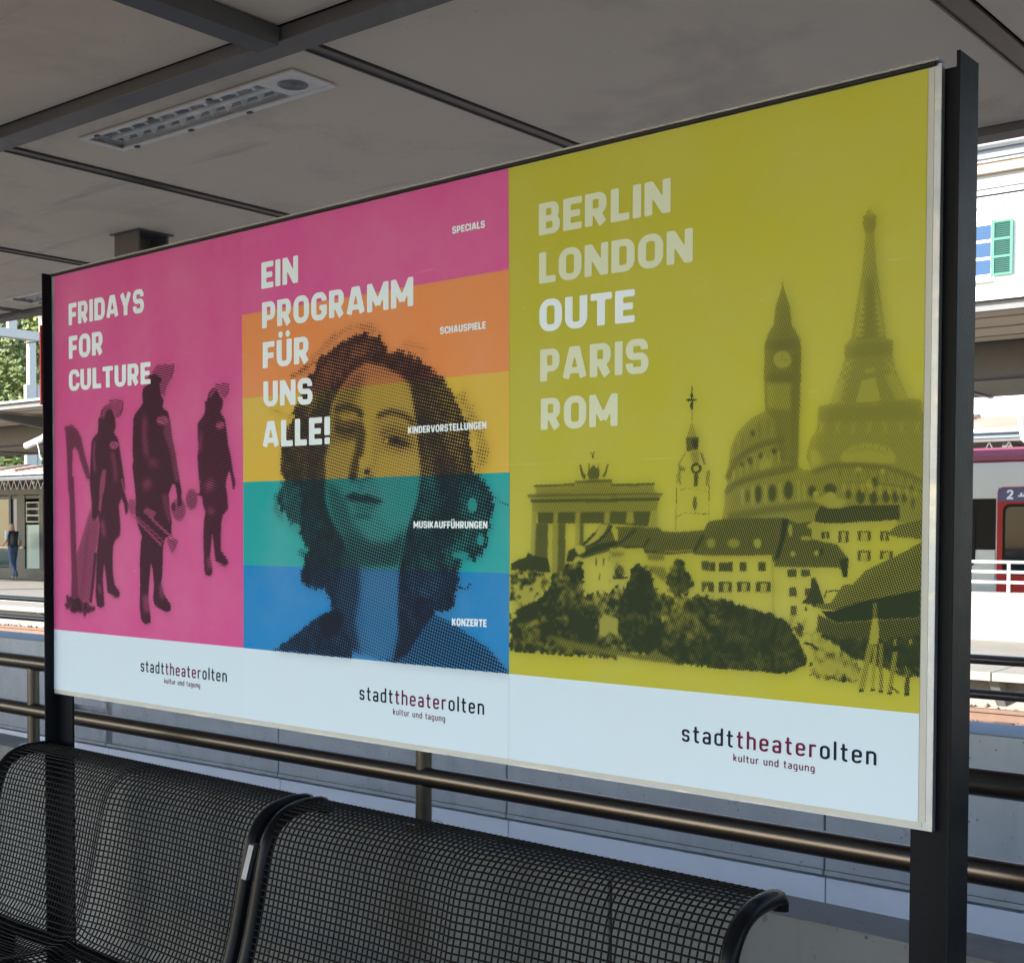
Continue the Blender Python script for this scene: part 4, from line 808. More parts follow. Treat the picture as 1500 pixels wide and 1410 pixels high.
def poster_mat(name, mode):
    mt, nt, b, c = new(name, .5, 0, .04); sp = N(nt, 'ShaderNodeSeparateXYZ'); nt.links.new(c, sp.inputs[0]); x, z = sp.outputs[0], sp.outputs[2]
    at = N(nt, 'ShaderNodeAttribute'); at.attribute_name = 'print'; sc_ = N(nt, 'ShaderNodeSeparateColor'); nt.links.new(at.outputs['Color'], sc_.inputs[0]); T, K, SH = sc_.outputs[0], sc_.outputs[1], sc_.outputs[2]
    cols = {1: [(0, (.60, .755, .91)), (1.197, (.60, .095, .31))], 3: [(0, (.60, .755, .91)), (1.197, (.45, .45, .050))],
        2: [(0, (.60, .755, .91)), (1.197, (.012, .225, .58)), (1.411, (.016, .36, .39)), (1.622, (.62, .44, .07)), (1.836, (.71, .265, .095)), (2.05, (.61, .100, .33))]}[mode]
    cr = N(nt, 'ShaderNodeValToRGB'); cr.color_ramp.interpolation = 'CONSTANT'; e = cr.color_ramp.elements
    while len(e) < len(cols): e.new(.5)
    for k, (zz, cc) in enumerate(cols): e[k].position = 0 if k == 0 else (zz-1)/1.3; e[k].color = (*cc, 1)
    nt.links.new(mth(nt, 'MULTIPLY_ADD', z, 1/1.3, -1/1.3), cr.inputs[0]); col = cr.outputs[0]
    fade = noise(nt, c, 4, 5, .6); col = mixc(nt, mth(nt, 'MULTIPLY', ramp(nt, fade, .4, .8), .10), col, (.7, .7, .68))
    fold = mth(nt, 'LESS_THAN', mth(nt, 'ABSOLUTE', mth(nt, 'ADD', mth(nt, 'MULTIPLY_ADD', noise(nt, c, 2.), .004, -1.6427), z)), .0009); col = mixc(nt, mth(nt, 'MULTIPLY', fold, mth(nt, 'MULTIPLY', ramp(nt, noise(nt, c, 9, 3), .45, .7), .16)), col, (.8, .8, .8))
    scr = noise(nt, c, 9., 2, .5, (1.2, 1, 9.), .3); scr = mth(nt, 'MULTIPLY', ramp(nt, scr, .68, .74), ramp(nt, noise(nt, c, 1.4, 2), .48, .6)); col = mixc(nt, mth(nt, 'MULTIPLY', scr, .07), col, (.8, .8, .78))
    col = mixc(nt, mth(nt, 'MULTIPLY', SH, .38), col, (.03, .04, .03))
    two = 2*math.pi
    if mode == 1:
        a = mth(nt, 'MULTIPLY', mth(nt, 'ADD', mth(nt, 'MULTIPLY', x, .22), mth(nt, 'MULTIPLY', z, 1.)), two/.0066); hh = mth(nt, 'MULTIPLY_ADD', mth(nt, 'COSINE', a), .5, .5)
    else:
        ang, p_ = (math.radians(-14), .0074) if mode == 2 else (math.radians(20), .0040)
        u = mth(nt, 'ADD', mth(nt, 'MULTIPLY', x, math.cos(ang)*two/p_), mth(nt, 'MULTIPLY', z, math.sin(ang)*two/p_))
        v = mth(nt, 'ADD', mth(nt, 'MULTIPLY', x, -math.sin(ang)*two/p_), mth(nt, 'MULTIPLY', z, math.cos(ang)*two/p_))
        hh = mth(nt, 'MULTIPLY_ADD', mth(nt, 'ADD', mth(nt, 'COSINE', u), mth(nt, 'COSINE', v)), .25, .5)
    hh = mth(nt, 'MULTIPLY_ADD', hh, .84, .08); mk = mth(nt, 'MULTIPLY_ADD', mth(nt, 'SUBTRACT', T, hh), {1: 3.6, 2: 5., 3: 3.8}[mode], {1: .42, 2: .42, 3: .42}[mode], True)
    mk = mth(nt, 'MULTIPLY', mk, mth(nt, 'MULTIPLY', K, .97))
    inkc = {1: (.018, .008, .018), 2: (.010, .011, .022), 3: (.008, .024, .020)}[mode]
    col = mixc(nt, mk, col, inkc); nt.links.new(col, b.inputs['Base Color'])
    h1 = noise(nt, c, 3.5, 4, .55, (1, 1, 1.4), .8); v_ = N(nt, 'ShaderNodeTexVoronoi', i_Scale=5.); v_.feature = 'DISTANCE_TO_EDGE'; nt.links.new(c, v_.inputs['Vector'])
    cre = ramp(nt, v_.outputs[0], .0, .05); h = mth(nt, 'ADD', mth(nt, 'MULTIPLY', h1, 1.), mth(nt, 'MULTIPLY', cre, .02)); bump(nt, b, h, .22, .012); return mt
BX = 0.0
board = thing('billboard', (0, 0, 0), 'large steel framed billboard showing three theatre posters side by side between dark posts', 'billboard')
STEP = .0032
def paper_quad(u, v):        # the pasted paper is not quite square: v 0 bottom .. 1 top
    return u
for no, (x0, x1), nm in ((1, (-.008, .903), 'pink theatre poster with three dark helmeted figures carrying instruments'), (2, (.9002, 1.7918), 'rainbow striped theatre poster with a dotted portrait of a curly haired woman'), (3, (1.7892, 2.6845), 'lime green theatre poster with a dotted skyline of landmarks over an old town')):
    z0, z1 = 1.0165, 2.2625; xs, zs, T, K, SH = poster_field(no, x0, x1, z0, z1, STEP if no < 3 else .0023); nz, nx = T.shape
    XX, ZZ = np.meshgrid(xs, zs)
    XX = XX.copy(); v = (ZZ-z0)/(z1-z0)
    if no == 1: XX += (1-(XX-x0)/(x1-x0))*(.010*v-.008*(1-v))-((XX-x0)/(x1-x0))*.006*np.clip((ZZ-1.7)/.56, 0, 1)
    if no == 2: XX += -((XX-x0)/(x1-x0))*.006*np.clip((ZZ-1.7)/.56, 0, 1)-(1-(XX-x0)/(x1-x0))*.006*np.clip((ZZ-1.7)/.56, 0, 1)
    if no == 3: XX += -(1-(XX-x0)/(x1-x0))*.006*np.clip((ZZ-1.7)/.56, 0, 1)+((XX-x0)/(x1-x0))*.0015*v
    yy = np.full(XX.shape, -.0016-.0004*(no == 2))
    co_ = np.stack([XX.ravel(), yy.ravel(), ZZ.ravel()], 1); idx = np.arange(nx*nz).reshape(nz, nx)
    q = np.stack([idx[:-1, :-1], idx[:-1, 1:], idx[1:, 1:], idx[1:, :-1]], -1).reshape(-1, 4)
    me = bpy.data.meshes.new('poster_sheet'); me.vertices.add(len(co_)); me.vertices.foreach_set('co', co_.ravel()); me.loops.add(q.size); me.loops.foreach_set('vertex_index', q.ravel())
    me.polygons.add(len(q)); me.polygons.foreach_set('loop_start', np.arange(0, q.size, 4)); me.polygons.foreach_set('loop_total', np.full(len(q), 4)); me.update(calc_edges=True)
    me.polygons.foreach_set('use_smooth', np.ones(len(q), bool))
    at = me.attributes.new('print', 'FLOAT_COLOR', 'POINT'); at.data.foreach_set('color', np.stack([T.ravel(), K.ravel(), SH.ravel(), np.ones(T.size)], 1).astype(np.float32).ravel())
    me.materials.append(poster_mat('printed_poster_%d' % no, no)); me.validate()
    o = bpy.data.objects.new('poster_sheet', me); COL.objects.link(o); o.parent = board; tag(o, nm)
    board['poster%d' % no] = 1; globals()['P%d' % no] = o
for k in list(board.keys()):
    if k.startswith('poster'): del board[k]
M['lw'] = basic('white_print', (.72, .85, .95), .45, 0, .03, 6, spec=.15); M['lg'] = basic('pale_green_print', (.62, .70, .54), .45, 0, .03, 6, spec=.15)
M['lb'] = basic('navy_print', (.008, .012, .035), .5, spec=.1); M['lm'] = basic('maroon_print', (.13, .010, .05), .5, spec=.1)
for kind, txt, x0, x1, z0, z1, h, c in [('cap', 'FRIDAYS', 0.0806, 0.466, 2.1075, 2.106, 0.0644, 'w'),
('cap', 'FOR', 0.0805, 0.2619, 2.0084, 2.0067, 0.0669, 'w'),
('cap', 'CULTURE', 0.0798, 0.4958, 1.9142, 1.9051, 0.0607, 'w'),
('cap', 'EIN', 0.9755, 1.1155, 2.1074, 2.107, 0.0661, 'w'),
('cap', 'PROGRAMM', 0.9778, 1.5081, 2.0082, 2.0064, 0.0653, 'w'),
('cap', 'FÜR', 0.9802, 1.1561, 1.9081, 1.9079, 0.0654, 'w'),
('cap', 'UNS', 0.9825, 1.1684, 1.8125, 1.8078, 0.0628, 'w'),
('cap', 'ALLE!', 0.9795, 1.2315, 1.7092, 1.708, 0.066, 'w'),
('cap', 'SPECIALS', 1.6265, 1.721, 2.1491, 2.1487, 0.0154, 'w'),
('cap', 'SCHAUSPIELE', 1.5907, 1.7244, 1.9343, 1.9336, 0.0156, 'w'),
('cap', 'KINDERVORSTELLUNGEN', 1.4922, 1.7273, 1.7201, 1.7198, 0.016, 'w'),
('cap', 'MUSIKAUFFÜHRUNGEN', 1.5098, 1.7307, 1.5069, 1.506, 0.0157, 'w'),
('cap', 'KONZERTE', 1.6279, 1.7295, 1.2922, 1.2941, 0.0166, 'w'),
('cap', 'BERLIN', 1.8681, 2.1886, 2.1096, 2.1073, 0.0648, 'g'),
('cap', 'LONDON', 1.8695, 2.2384, 2.0104, 2.0069, 0.0637, 'g'),
('cap', 'OUTE', 1.871, 2.1081, 1.9124, 1.9078, 0.0641, 'w'),
('cap', 'PARIS', 1.8733, 2.1411, 1.8092, 1.8076, 0.0658, 'g'),
('cap', 'ROM', 1.8756, 2.0691, 1.71, 1.7084, 0.0644, 'g'),
('low', 'stadttheaterolten', 0.4417, 0.8302, 1.1038, 1.1034, 0.0338, 'b'),
('low', 'kultur und tagung', 0.5535, 0.7156, 1.0792, 1.0789, 0.0153, 'm'),
('low', 'stadttheaterolten', 1.3329, 1.7228, 1.1027, 1.1037, 0.034, 'b'),
('low', 'kultur und tagung', 1.4447, 1.608, 1.0783, 1.0773, 0.0147, 'm'),
('low', 'stadttheaterolten', 2.2223, 2.6109, 1.1016, 1.1024, 0.0333, 'b'),
('low', 'kultur und tagung', 2.3338, 2.4969, 1.0767, 1.0766, 0.0143, 'm')]:
    par = P1 if x1 < .9 else P2 if x1 < 1.79 else P3; mb = MB(); yy = -.0022-.0003*(par is P2)
    if kind == 'cap': text_geo(mb, txt, x0, x1, z0, z1, h, False, yy, 24 if h > .03 else 14, None if h > .03 else .1); mats = M['lw'] if c == 'w' else M['lg']
    else:
        mi = ([0]*5+[1]*7+[0]*5) if c == 'b' else [1]*len(txt); text_geo(mb, txt, x0, x1, z0, z1, h, True, yy, 22 if h > .02 else 14, None, mi); mats = [M['lb'], M['lm']]
    mb.build('lettering', mats, par, label='printed words "%s"' % txt)
# backing sheet, lips, posts
MB().box(-.031, 2.7085, 0, .014, 1.0025, 2.268).build('backing_panel', M['alu'], board, .001)
g = MB(); g.box(-.029, 2.690, -.0008, .0002, 1.0075, 1.0168); g.box(2.6835, 2.6965, -.0008, .0002, 1.0168, 2.262); g.build('glue_border', M['glue'], board)
MB().box(-.012, 2.708, -.0125, .016, 2.2685, 2.2725).build('top_trim', M['rail_lip'], board)
MB().box(-.012, 2.7, -.009, -.0022, 2.2635, 2.2683).build('trim_shadow_strip', M['black'], board)  # black strip standing in for the shade under the top trim
def channel(xo, xi, s):
    lo, hi = sorted((xo, xo-s*.0062)); mb = MB(); mb.box(lo, hi, -.030, .052, -.02, 2.2705)
    a, b_ = sorted((xo-s*.0064, xi)); mb.box(a, b_, .0165, .024, -.02, 2.262); return mb
channel(2.7495, 2.664, 1).build('right_post', M['post'], board, .0012, label='dark steel channel post at the near end')
channel(-.0225, .056, -1).build('left_post', M['post'], board, .0012, label='dark steel channel post at the far end')
MB().box(-.0300, -.0228, -.034, -.018, 1.878, 2.116).build('red_strip', M['redstrip'], board, .0008)
# ---------------------------------------------------------------- benches
prof = [(-.60, .36), (-.618, .385), (-.615, .412), (-.595, .430), (-.56, .437), (-.50, .434), (-.44, .428), (-.38, .426), (-.335, .433), (-.300, .452), (-.278, .485), (-.262, .53), (-.248, .58), (-.236, .63), (-.225, .68), (-.214, .73), (-.204, .77), (-.192, .802), (-.174, .828), (-.150, .846), (-.120, .856), (-.085, .860), (-.050, .859), (-.030, .857)]
def resample(P, st):
    P = [Vector((p[0], p[1])) for p in P]; out = [P[0]]; acc = 0
    for a, b_ in zip(P, P[1:]):
        L = (b_-a).length; t = st-acc
        while t <= L: out.append(a+(b_-a)*(t/L)); t += st
        acc = (acc+L) % st
    return out
PR = resample(prof, .0150); PRn = []
for i in range(len(PR)):
    t = (PR[min(i+1, len(PR)-1)]-PR[max(i-1, 0)]).normalized(); PRn.append(Vector((-t.y, t.x)))
def bench_pt(i, x, xa, xb):
    mid = (xa+xb)/2; u = (x-mid); n = PRn[i]; w_ = .010*math.exp(-(u/.032)**2)-.010*math.exp(-((abs(u)-.29)/.17)**2)
    k = 1 if i < len(PR)-5 else (len(PR)-1-i)/5; p = PR[i]+(-n if n.x > 0 else n)*(w_*k) if False else PR[i]
    # the seat shell bulges towards the sitter at the middle ridge
    dirv = Vector((-1, .12)) if p.y > .47 else Vector((-.2, 1)); p = p+dirv.normalized()*w_*k
    return (x, p.x, p.y)
def bench(xa, xb, lab):
    t = thing('mesh_bench', ((xa+xb)/2, -.32, 0), lab, 'bench', 'black wire mesh benches in front of the billboard')
    nv = int(round((xb-xa-.05)/.0153)); xs = [xa+.025+(xb-xa-.05)*k/nv for k in range(nv+1)]; mb = MB()
    for x in xs: q_ = [bench_pt(i, x, xa, xb) for i in range(len(PR))]; mb.tube(q_+[(x, q_[-1][1]+.009, q_[-1][2]-.001)], .0020, 5, caps=True)
    fine = [xa+.018+(xb-xa-.036)*k/60 for k in range(61)]
    for i in range(len(PR)):
        mb.tube([(p[0], p[1]-.0022, p[2]+.0012) for p in (bench_pt(i, x, xa, xb) for x in fine)], .0022, 5)
    mb.build('wire_mesh', M['mesh'], t, kind='stuff')
    for x in (xa+.012, xb-.012):
        pts = [(x, p.x, p.y) for p in PR]; e_ = PR[-1]; pts += [(x, e_.x+.010, e_.y-.003), (x, e_.x+.017, e_.y-.012), (x, e_.x+.016, e_.y-.024)]
        MB().tube([(a, b_+.002, c_-.010) for a, b_, c_ in pts], .0175, 12).build('end_frame', M['tube'], t)
    MB().tube([(xa+.012, -.27, .40), (xb-.012, -.27, .40)], .02, 10).build('cross_tube', M['tube'], t)
    MB().tube([(xa+.012, -.56, .40), (xb-.012, -.56, .40)], .014, 10).build('cross_tube', M['tube'], t)
    for x in (xa+.18, xb-.18):
        g = MB(); g.tube([(x, -.27, .39), (x, -.27, .02)], .028, 12); g.box(x-.09, x+.09, -.36, -.18, .0, .012); g.tube([(x, -.27, .38), (x, -.56, .40)], .016, 8); g.build('leg', M['tube'], t)
    return t
bench(-.005, 1.19, 'black wire mesh bench at the left, behind it the far billboard post')
b2 = bench(1.219, 2.452, 'black wire mesh bench nearest the right billboard post, its rounded end free')
MB().prism([(-.206, .78), (-.220, .778), (-.244, .70), (-.232, .70)], 1.194, 1.211).build('mesh_bench_clamp', M['zinc'], b2, .002)
# ---------------------------------------------------------------- near platform, parapet, railing, stairwell
MB().box(-60, 30, -6.6, .218, -.5, 0).build('near_platform_floor', M['asphalt'], kind='structure')
MB().box(-120, 90, -90, -6.6, -1.2, -.5).build('track_bed', M['ground'], kind='structure')
w = thing('parapet_wall', (1, .29, 0), 'low stained concrete wall directly behind the benches, railing on its top', 'wall')
xs = [-9.4, -6.6, -3.8, -1.0, 1.9, 4.7, 7.5]
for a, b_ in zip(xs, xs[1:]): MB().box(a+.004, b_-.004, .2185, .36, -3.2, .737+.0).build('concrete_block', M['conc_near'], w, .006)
def railing(name, lab, y, zs, posts, zb, x0, x1, r, mat, xf=lambda p: p):
    t = thing(name, ((x0+x1)/2, y, zb), lab, 'railing')
    for z in zs: MB().tube([(x0, xf((x0, y, z))[1], z), (x1, xf((x1, y, z))[1], z)], r, 20, caps=True).build('handrail', mat, t)
    for x in posts:
        g = MB(xf); g.tube([(x, y+.002, zb), (x, y+.002, zs[0]-r*.4)], r*.80, 12); g.tube([(x, y+.002, zb), (x, y+.002, zb+.012)], .05, 14); g.build('rail_post', mat, t)
    return t
for a, b_ in zip(xs, xs[1:]): MB().box(a+.01, b_-.01, .3605, .372, -3.05, .30).build('wall_panel', M['white_panel'], w)  # unseen pale lining, added to throw light back into the stairwell
railing('stair_railing', 'round stainless steel railing with two tubes on the wall behind the billboard', .285, [1.036, .870], [-4.0, -2.40, -.60, 1.262, 3.1, 4.9], .737, -9, 7.4, .0262, M['steel'], nrail)
w = thing('stairwell_wall', (-2, 3.85, -3), 'far concrete wall of the stairwell with pale cladding below its rough upper band', 'wall')
jx = [-14.93+1.957*k for k in range(11)]
for k, (a, b_) in enumerate(zip(jx, jx[1:])):
    jj = a+.018*(k % 2)
    if k == 4:
        sx0, sx1 = -5.63, -5.07; g = MB(pit); g.box(a+.005, b_-.005, 3.76, 4.02, -.14, .592)
        g.box(a+.005, sx0, 3.70, 3.76, -.14, .592); g.box(sx1, b_-.005, 3.70, 3.76, -.14, .592); g.box(sx0, sx1, 3.70, 3.76, -.14, .075); g.box(sx0, sx1, 3.70, 3.76, .125, .592); g.build('concrete_panel', M['conc_far'], w)
    else: MB(pit).box(a+.005, b_-.005, 3.70, 4.02, -.14, .592).build('concrete_panel', M['conc_far'], w, .004)
    MB(pit).box(a+.004, b_-.004, 3.716, 3.9, -3.1, -.185).build('wall_panel', M['white_panel'], w, .002)
    MB(pit).box(a+.006, b_-.006, 3.694, 3.9, -.165, -.142).build('drip_edge', M['conc_far'], w)
MB(pit).box(-15, 6.7, 3.9, 4.015, -3.1, -.0).build('core', M['black'], w)
MB(pit).box(-15, 6.8, 3.705, 4.06, .5935, .60).build('cap_strip', basic('wall_cap', (.27, .30, .33), .7, 0, .1, 3), w, .002)
MB(pit).box(-16, 8, .36, 3.9, -3.3, -3.1).build('stairwell_floor', basic('pale_bounce_paving', (.8, .8, .8), .8), kind='structure')  # unseen floor, made this pale to bounce light onto the cladding
MB(pit).box(-15.2, -14.95, .36, 3.7, -3.1, .55).build('stairwell_end_wall', M['conc_far'], label='concrete wall closing the far left end of the stairwell', cat='wall')
MB(pit).box(6.8, 7.05, .36, 3.7, -3.1, .55).build('stairwell_end_wall', M['conc_far'], label='concrete wall closing the near right end of the stairwell', cat='wall')
railing('far_stair_railing', 'dark looking steel railing on the far side of the stairwell before the sunlit track', 3.86, [.917, .757], [-12.2, -9.7, -3.4, -.8, 3.0, 5.1], .60, -15, 6.6, .0225, M['steel'], pit)
MB().box(-60, 30, 4.06, 5.3, -.6, 0).build('middle_platform_floor', M['asphalt'], kind='structure')
# ---------------------------------------------------------------- canopy over the camera
cn = thing('platform_canopy', (-1.5, -1.5, 3.1), 'brown grey platform canopy with flat ceiling boards, box beam and dark joints', 'canopy')
Zc = 3.10; NX = list(range(-7, 5)); X0 = .265; DX = 1.830; jo = lambda k: X0+DX*k-(.095 if k == 1 else 0)
LAMPS = [(-1.174, .070, .868, 1.056), (-4.83, -3.59, 2.67, 2.86)]
for k in NX:
    a, b_ = jo(k)+(.062 if k != 1 else .09), jo(k+1)
    for (ya, yb) in ((-5.6, -2.42), (-2.38, .575), (.700, 2.985)):
        hole = [L for L in LAMPS if a < L[0] < b_ and ya < L[2] < yb]
        g = MB(can); dz = random.uniform(-.0015, .0015); z0, z1 = Zc+dz, Zc+.02+dz
        if hole:
            h0, h1, h2, h3 = hole[0]; g.box(a, h0, ya, yb, z0, z1); g.box(h1, b_, ya, yb, z0, z1); g.box(h0, h1, ya, h2, z0, z1); g.box(h0, h1, h3, yb, z0, z1)
        else: g.box(a, b_, ya, yb, z0, z1)
        g.build('ceiling_board', M['ceil'], cn)
    xj = jo(k); wj = .052 if k != 1 else .08
    g = MB(can); g.box(xj+.004, xj+wj, .700, 2.985, Zc-.008, Zc+.004); g.box(xj-.004, xj+.004, .700, 2.985, Zc-.013, Zc+.004); g.build('joint_strip', M['joint'], cn, .001)
    g = MB(can); g.prism([(xj-.035, Zc-.060), (xj+.065, Zc-.060), (xj+.075, Zc-.004), (xj-.045, Zc-.004)], -5.6, .580, axis='y'); g.build('cross_beam', M['darkbeam'], cn, .002)
MB(can).box(-13, 10, -5.6, 3.08, Zc+.03, Zc+.30).build('roof_core', M['black'], cn)
g = MB(can); g.box(-13, 10, .588, .692, Zc-.044, Zc+.004); g.build('main_beam', M['beam'], cn, .003)
MB(can).box(-13, 10, -2.45, -2.35, Zc-.05, Zc+.02).build('main_beam', M['beam'], cn, .003)
MB(can).box(-13, 10, 3.0, 3.11, Zc-.030, Zc+.31).build('fascia', M['beam'], cn, .003)
MB(can).box(-13, 10, -5.72, -5.61, Zc-.10, Zc+.31).build('fascia', M['beam'], cn, .003)
c1 = thing('ceiling_hanger', (-2.47, 2.07, 2.1), 'brown steel hanger stub below the ceiling, showing above the pink poster', 'hanger')
g = MB(can); g.box(-2.575, -2.369, 1.975, 1.989, 2.1, 3.094); g.box(-2.575, -2.369, 2.156, 2.170, 2.1, 3.094); g.box(-2.52, -2.508, 1.9891, 2.1559, 2.1, 3.094); g.build('shaft', M['beam'], c1)
MB(can).box(-2.60, -2.34, 1.96, 2.185, 3.094, 3.099).build('head_plate', M['beam'], c1)
# lamps
for li, (h0, h1, h2, h3) in enumerate(LAMPS):
    t = thing('ceiling_luminaire', ((h0+h1)/2, (h2+h3)/2, Zc), ['recessed ceiling lamp with zigzag louvre and round speaker grille beside the box beam', 'recessed ceiling lamp far left, half hidden behind the left billboard post'][li], 'lamp', 'recessed lamps in the canopy ceiling')
    sp = h1-.20; ym = (h2+h3)/2; z = Zc
    g = MB(can)
    for a in ((h0-.012, h1+.012, h2-.012, h2+.012), (h0-.012, h1+.012, h3-.012, h3+.012), (h0-.012, h0+.012, h2+.0121, h3-.0121), (h1-.012, h1+.012, h2+.0121, h3-.0121)): g.box(*a, z-.010, z-.002)
    g.build('frame', M['lampf'], t, .001)
    g = MB(can); g.box(h0, h1, h2, h3, z+.04, z+.044); g.box(h0, h1, h2-.003, h2, z, z+.04); g.box(h0, h1, h3, h3+.003, z, z+.04); g.box(h0-.003, h0, h2, h3, z, z+.04); g.box(h1, h1+.003, h2, h3, z, z+.04); g.build('housing', M['lampw'], t)
    for k in range(11):
        x = h0+.05+k*(sp-h0-.08)/10.5; g = MB(can)
        g.add([(x, h2+.015, z+.008), (x+.045, ym, z+.026), (x, h3-.015, z+.008), (x+.035, h3-.015, z+.037), (x+.075, ym, z+.038), (x+.035, h2+.015, z+.037)], [(0, 1, 4, 5), (1, 2, 3, 4)])
        g.build('louvre_blade', M['lampw'], t)
    MB(can).tube([(h0+.03, ym+.03, z+.022), (sp-.02, ym+.03, z+.022)], .010, 10).build('fluorescent_tube', M['white'], t)
    g = MB(can); n = 40
    for k in range(n):
        for q in range(3):
            a0, a1 = h0+.014+(sp-.02-h0)*k/n, h0+.014+(sp-.02-h0)*(k+1)/n; b0, b1 = h2+.014+(h3-h2-.028)*q/3, h2+.014+(h3-h2-.028)*(q+1)/3
            f_ = lambda x, y: (x, y, z-.001+.006*math.sin(x*23+y*31)*math.sin(y*40+x*5))
            g.add([f_(a0, b0), f_(a0, b1), f_(a1, b1), f_(a1, b0)], [(0, 1, 2, 3)], 0, True)
    g.build('plastic_cover', M['cover'], t)
    MB(can).box(sp, h1-.013, h2+.013, h3-.013, z-.006, z+.002).build('speaker_plate', M['lampf'], t, .001)
    cx_, cy_ = (sp+h1)/2, ym; g = MB(can)
    for rr in (.012, .024, .036, .047): g.tube([(cx_+rr*math.cos(a), cy_+rr*math.sin(a), z-.008) for a in [2*math.pi*k/24 for k in range(25)]], .0028, 5)
    g.tube([(cx_, cy_, z-.0065), (cx_, cy_, z-.0075)], .055, 24); g.build('speaker_grille', M['grille'], t)
    for x in (h0+.10, h0+.45, h0+.80): 
        for yy in (h2, h3): MB(can).box(x-.011, x+.011, yy-.007, yy+.007, z-.016, z-.0105).build('clip', M['joint'], t)
# ---------------------------------------------------------------- tracks and the opposite platform
MB(far).box(-60, 30, 5.3, 12.25, -.9, -.46).build('track_ballast_bed', M['ballast'], kind='structure')
tr = thing('railway_track', far((-10, 10.3, -.4)), 'rusty railway track in full sun before the opposite platform edge', 'track')
for y in (9.62, 11.06):
    g = MB(far); hp = [(-.036, 0), (-.036, -.035), (-.010, -.05), (-.010, -.12), (-.07, -.135), (-.07, -.15), (.07, -.15), (.07, -.135), (.010, -.12), (.010, -.05), (.036, -.035), (.036, 0)]
    g.prism([(y+a, -.28+b_) for a, b_ in hp], -60, 30); g.build('rail', M['rail'], tr)
sl_ = None
for k in range(130):
    x = -58+k*.62
    if -30 < x < 6:
        if sl_ is None:
            g = MB(); g.box(-.12, .12, -1.25, 1.25, -.08, .02); g.box(-.1, .1, -.86, -.58, .02, .05); g.box(-.1, .1, .58, .86, .02, .05); sl_ = g.build('sleeper', M['sleeper'], tr, .01)
            sl_.location = (0, 0, 0); me0 = sl_.data; P_ = org(tr)
            for v_ in me0.vertices: v_.co = v_.co+Vector((P_.x, P_.y, P_.z))
            o = sl_
        else: o = sl_.copy(); COL.objects.link(o); o.parent = tr
        p = far((x, 10.34, -.45)); o.location = (p[0]-P_.x, p[1]-P_.y, p[2]-P_.z); o.rotation_euler.z = ANG
g = MB(far)
for k in range(7000):
    x = random.choice((random.uniform(-27, -15), random.uniform(-5, 3))); y = random.uniform(8.4, 12.2); r = random.uniform(.02, .045); z = -.45+random.uniform(0, .05)
    a = [(x+r*math.cos(q+x), y+r*math.sin(q+x), z+random.uniform(-.01, .02)) for q in (0, 2.1, 4.2)]; g.add(a+[(x, y, z+r)], [(0, 1, 3), (1, 2, 3), (2, 0, 3)])
g.build('ballast_stones', M['ballast'], label='rusty brown ballast stones between the rails', kind='stuff', cat='gravel')
EY = 11.9
MB(far).box(-60, 30, EY+.40, 23.0, -.9, -.012).build('opposite_platform', M['conc_white'], kind='structure')
cp = thing('platform_edge', far((-10, EY, -.2)), 'pale concrete edge slabs of the opposite platform above a dark recess with brackets', 'platform edge')
for k in range(-16, 4):
    xa = -1.35+3.0*k; MB(far).box(xa+.006, xa+2.994, EY, EY+1.0, -.095, 0).build('edge_slab', M['coping'], cp, .008)
    g = MB(far); g.prism([(EY+.06, -.097), (EY+.39, -.097), (EY+.39, -.40)], xa-.05, xa+.05); g.build('bracket', M['conc_white'], cp)
MB(far).box(-60, 30, EY+1.004, EY+1.25, -.011, .004).build('guide_strip', M['white'], cp)
# white wall with railing on the opposite platform (right)
t = thing('underpass_parapet', far((1, 16.3, 0)), 'sunlit white concrete parapet with thin white railing on the opposite platform', 'wall')
MB(far).box(-7.5, 12, 16.25, 16.5, -.3, .665).build('wall_body', M['conc_white'], t, .02)
for z, r in ((1.09, .022), (.95, .022), (.805, .022)): MB(far).tube([(-7.4, 16.38, z), (11.8, 16.38, z)], r, 10).build('handrail', M['white'], t)
for x in (-6.1, -4.45, -2.45, -.8, .7, 2.4, 4.1, 5.8): MB(far).tube([(x, 16.38, .665), (x, 16.38, 1.09)], .024, 10).build('rail_post', M['white'], t)
# canopy of the opposite platform
t = thing('opposite_canopy', far((-15, 17, 3.9)), 'long flat canopy of the opposite platform with ribbed soffit and dark beams', 'canopy')
cy = 12.3; zc = 3.94
MB(far).box(-60, 30, cy-.02, cy+.06, zc-.0, zc+.10).build('fascia', basic('grey_fascia', (.20, .20, .20), .6), t)
MB(far).box(-60, 30, cy-.10, 21.6, zc+.102, zc+.15).build('roof', M['gutter'], t)
for k in range(6): MB(far).box(-60, 30, cy+.07+k*.36, cy+.40+k*.36, zc-.012*(k % 2), zc+.05).build('soffit_rib', M['soffit'], t)
MB(far).box(-60, 30, 14.62, 14.9, 3.50, zc+.10).build('main_beam', M['darkbeam'], t)
MB(far).box(-60, 30, 18.38, 18.62, 3.90, zc+.10).build('main_beam', M['darkbeam'], t)
for k in range(-8, 5):
    x = -4.22+4.2*k; MB(far).box(x+.03, x+4.17, 15.0, 18.35, zc, zc+.05).build('ceiling_board', M['soffit'], t); MB(far).box(x+.03, x+4.17, 18.65, 21.5, zc, zc+.05).build('ceiling_board', M['soffit'], t)
    MB(far).box(x-.06, x+.02, 15.0, 21.5, zc-.03, zc+.04).build('joint_strip', M['joint'], t)
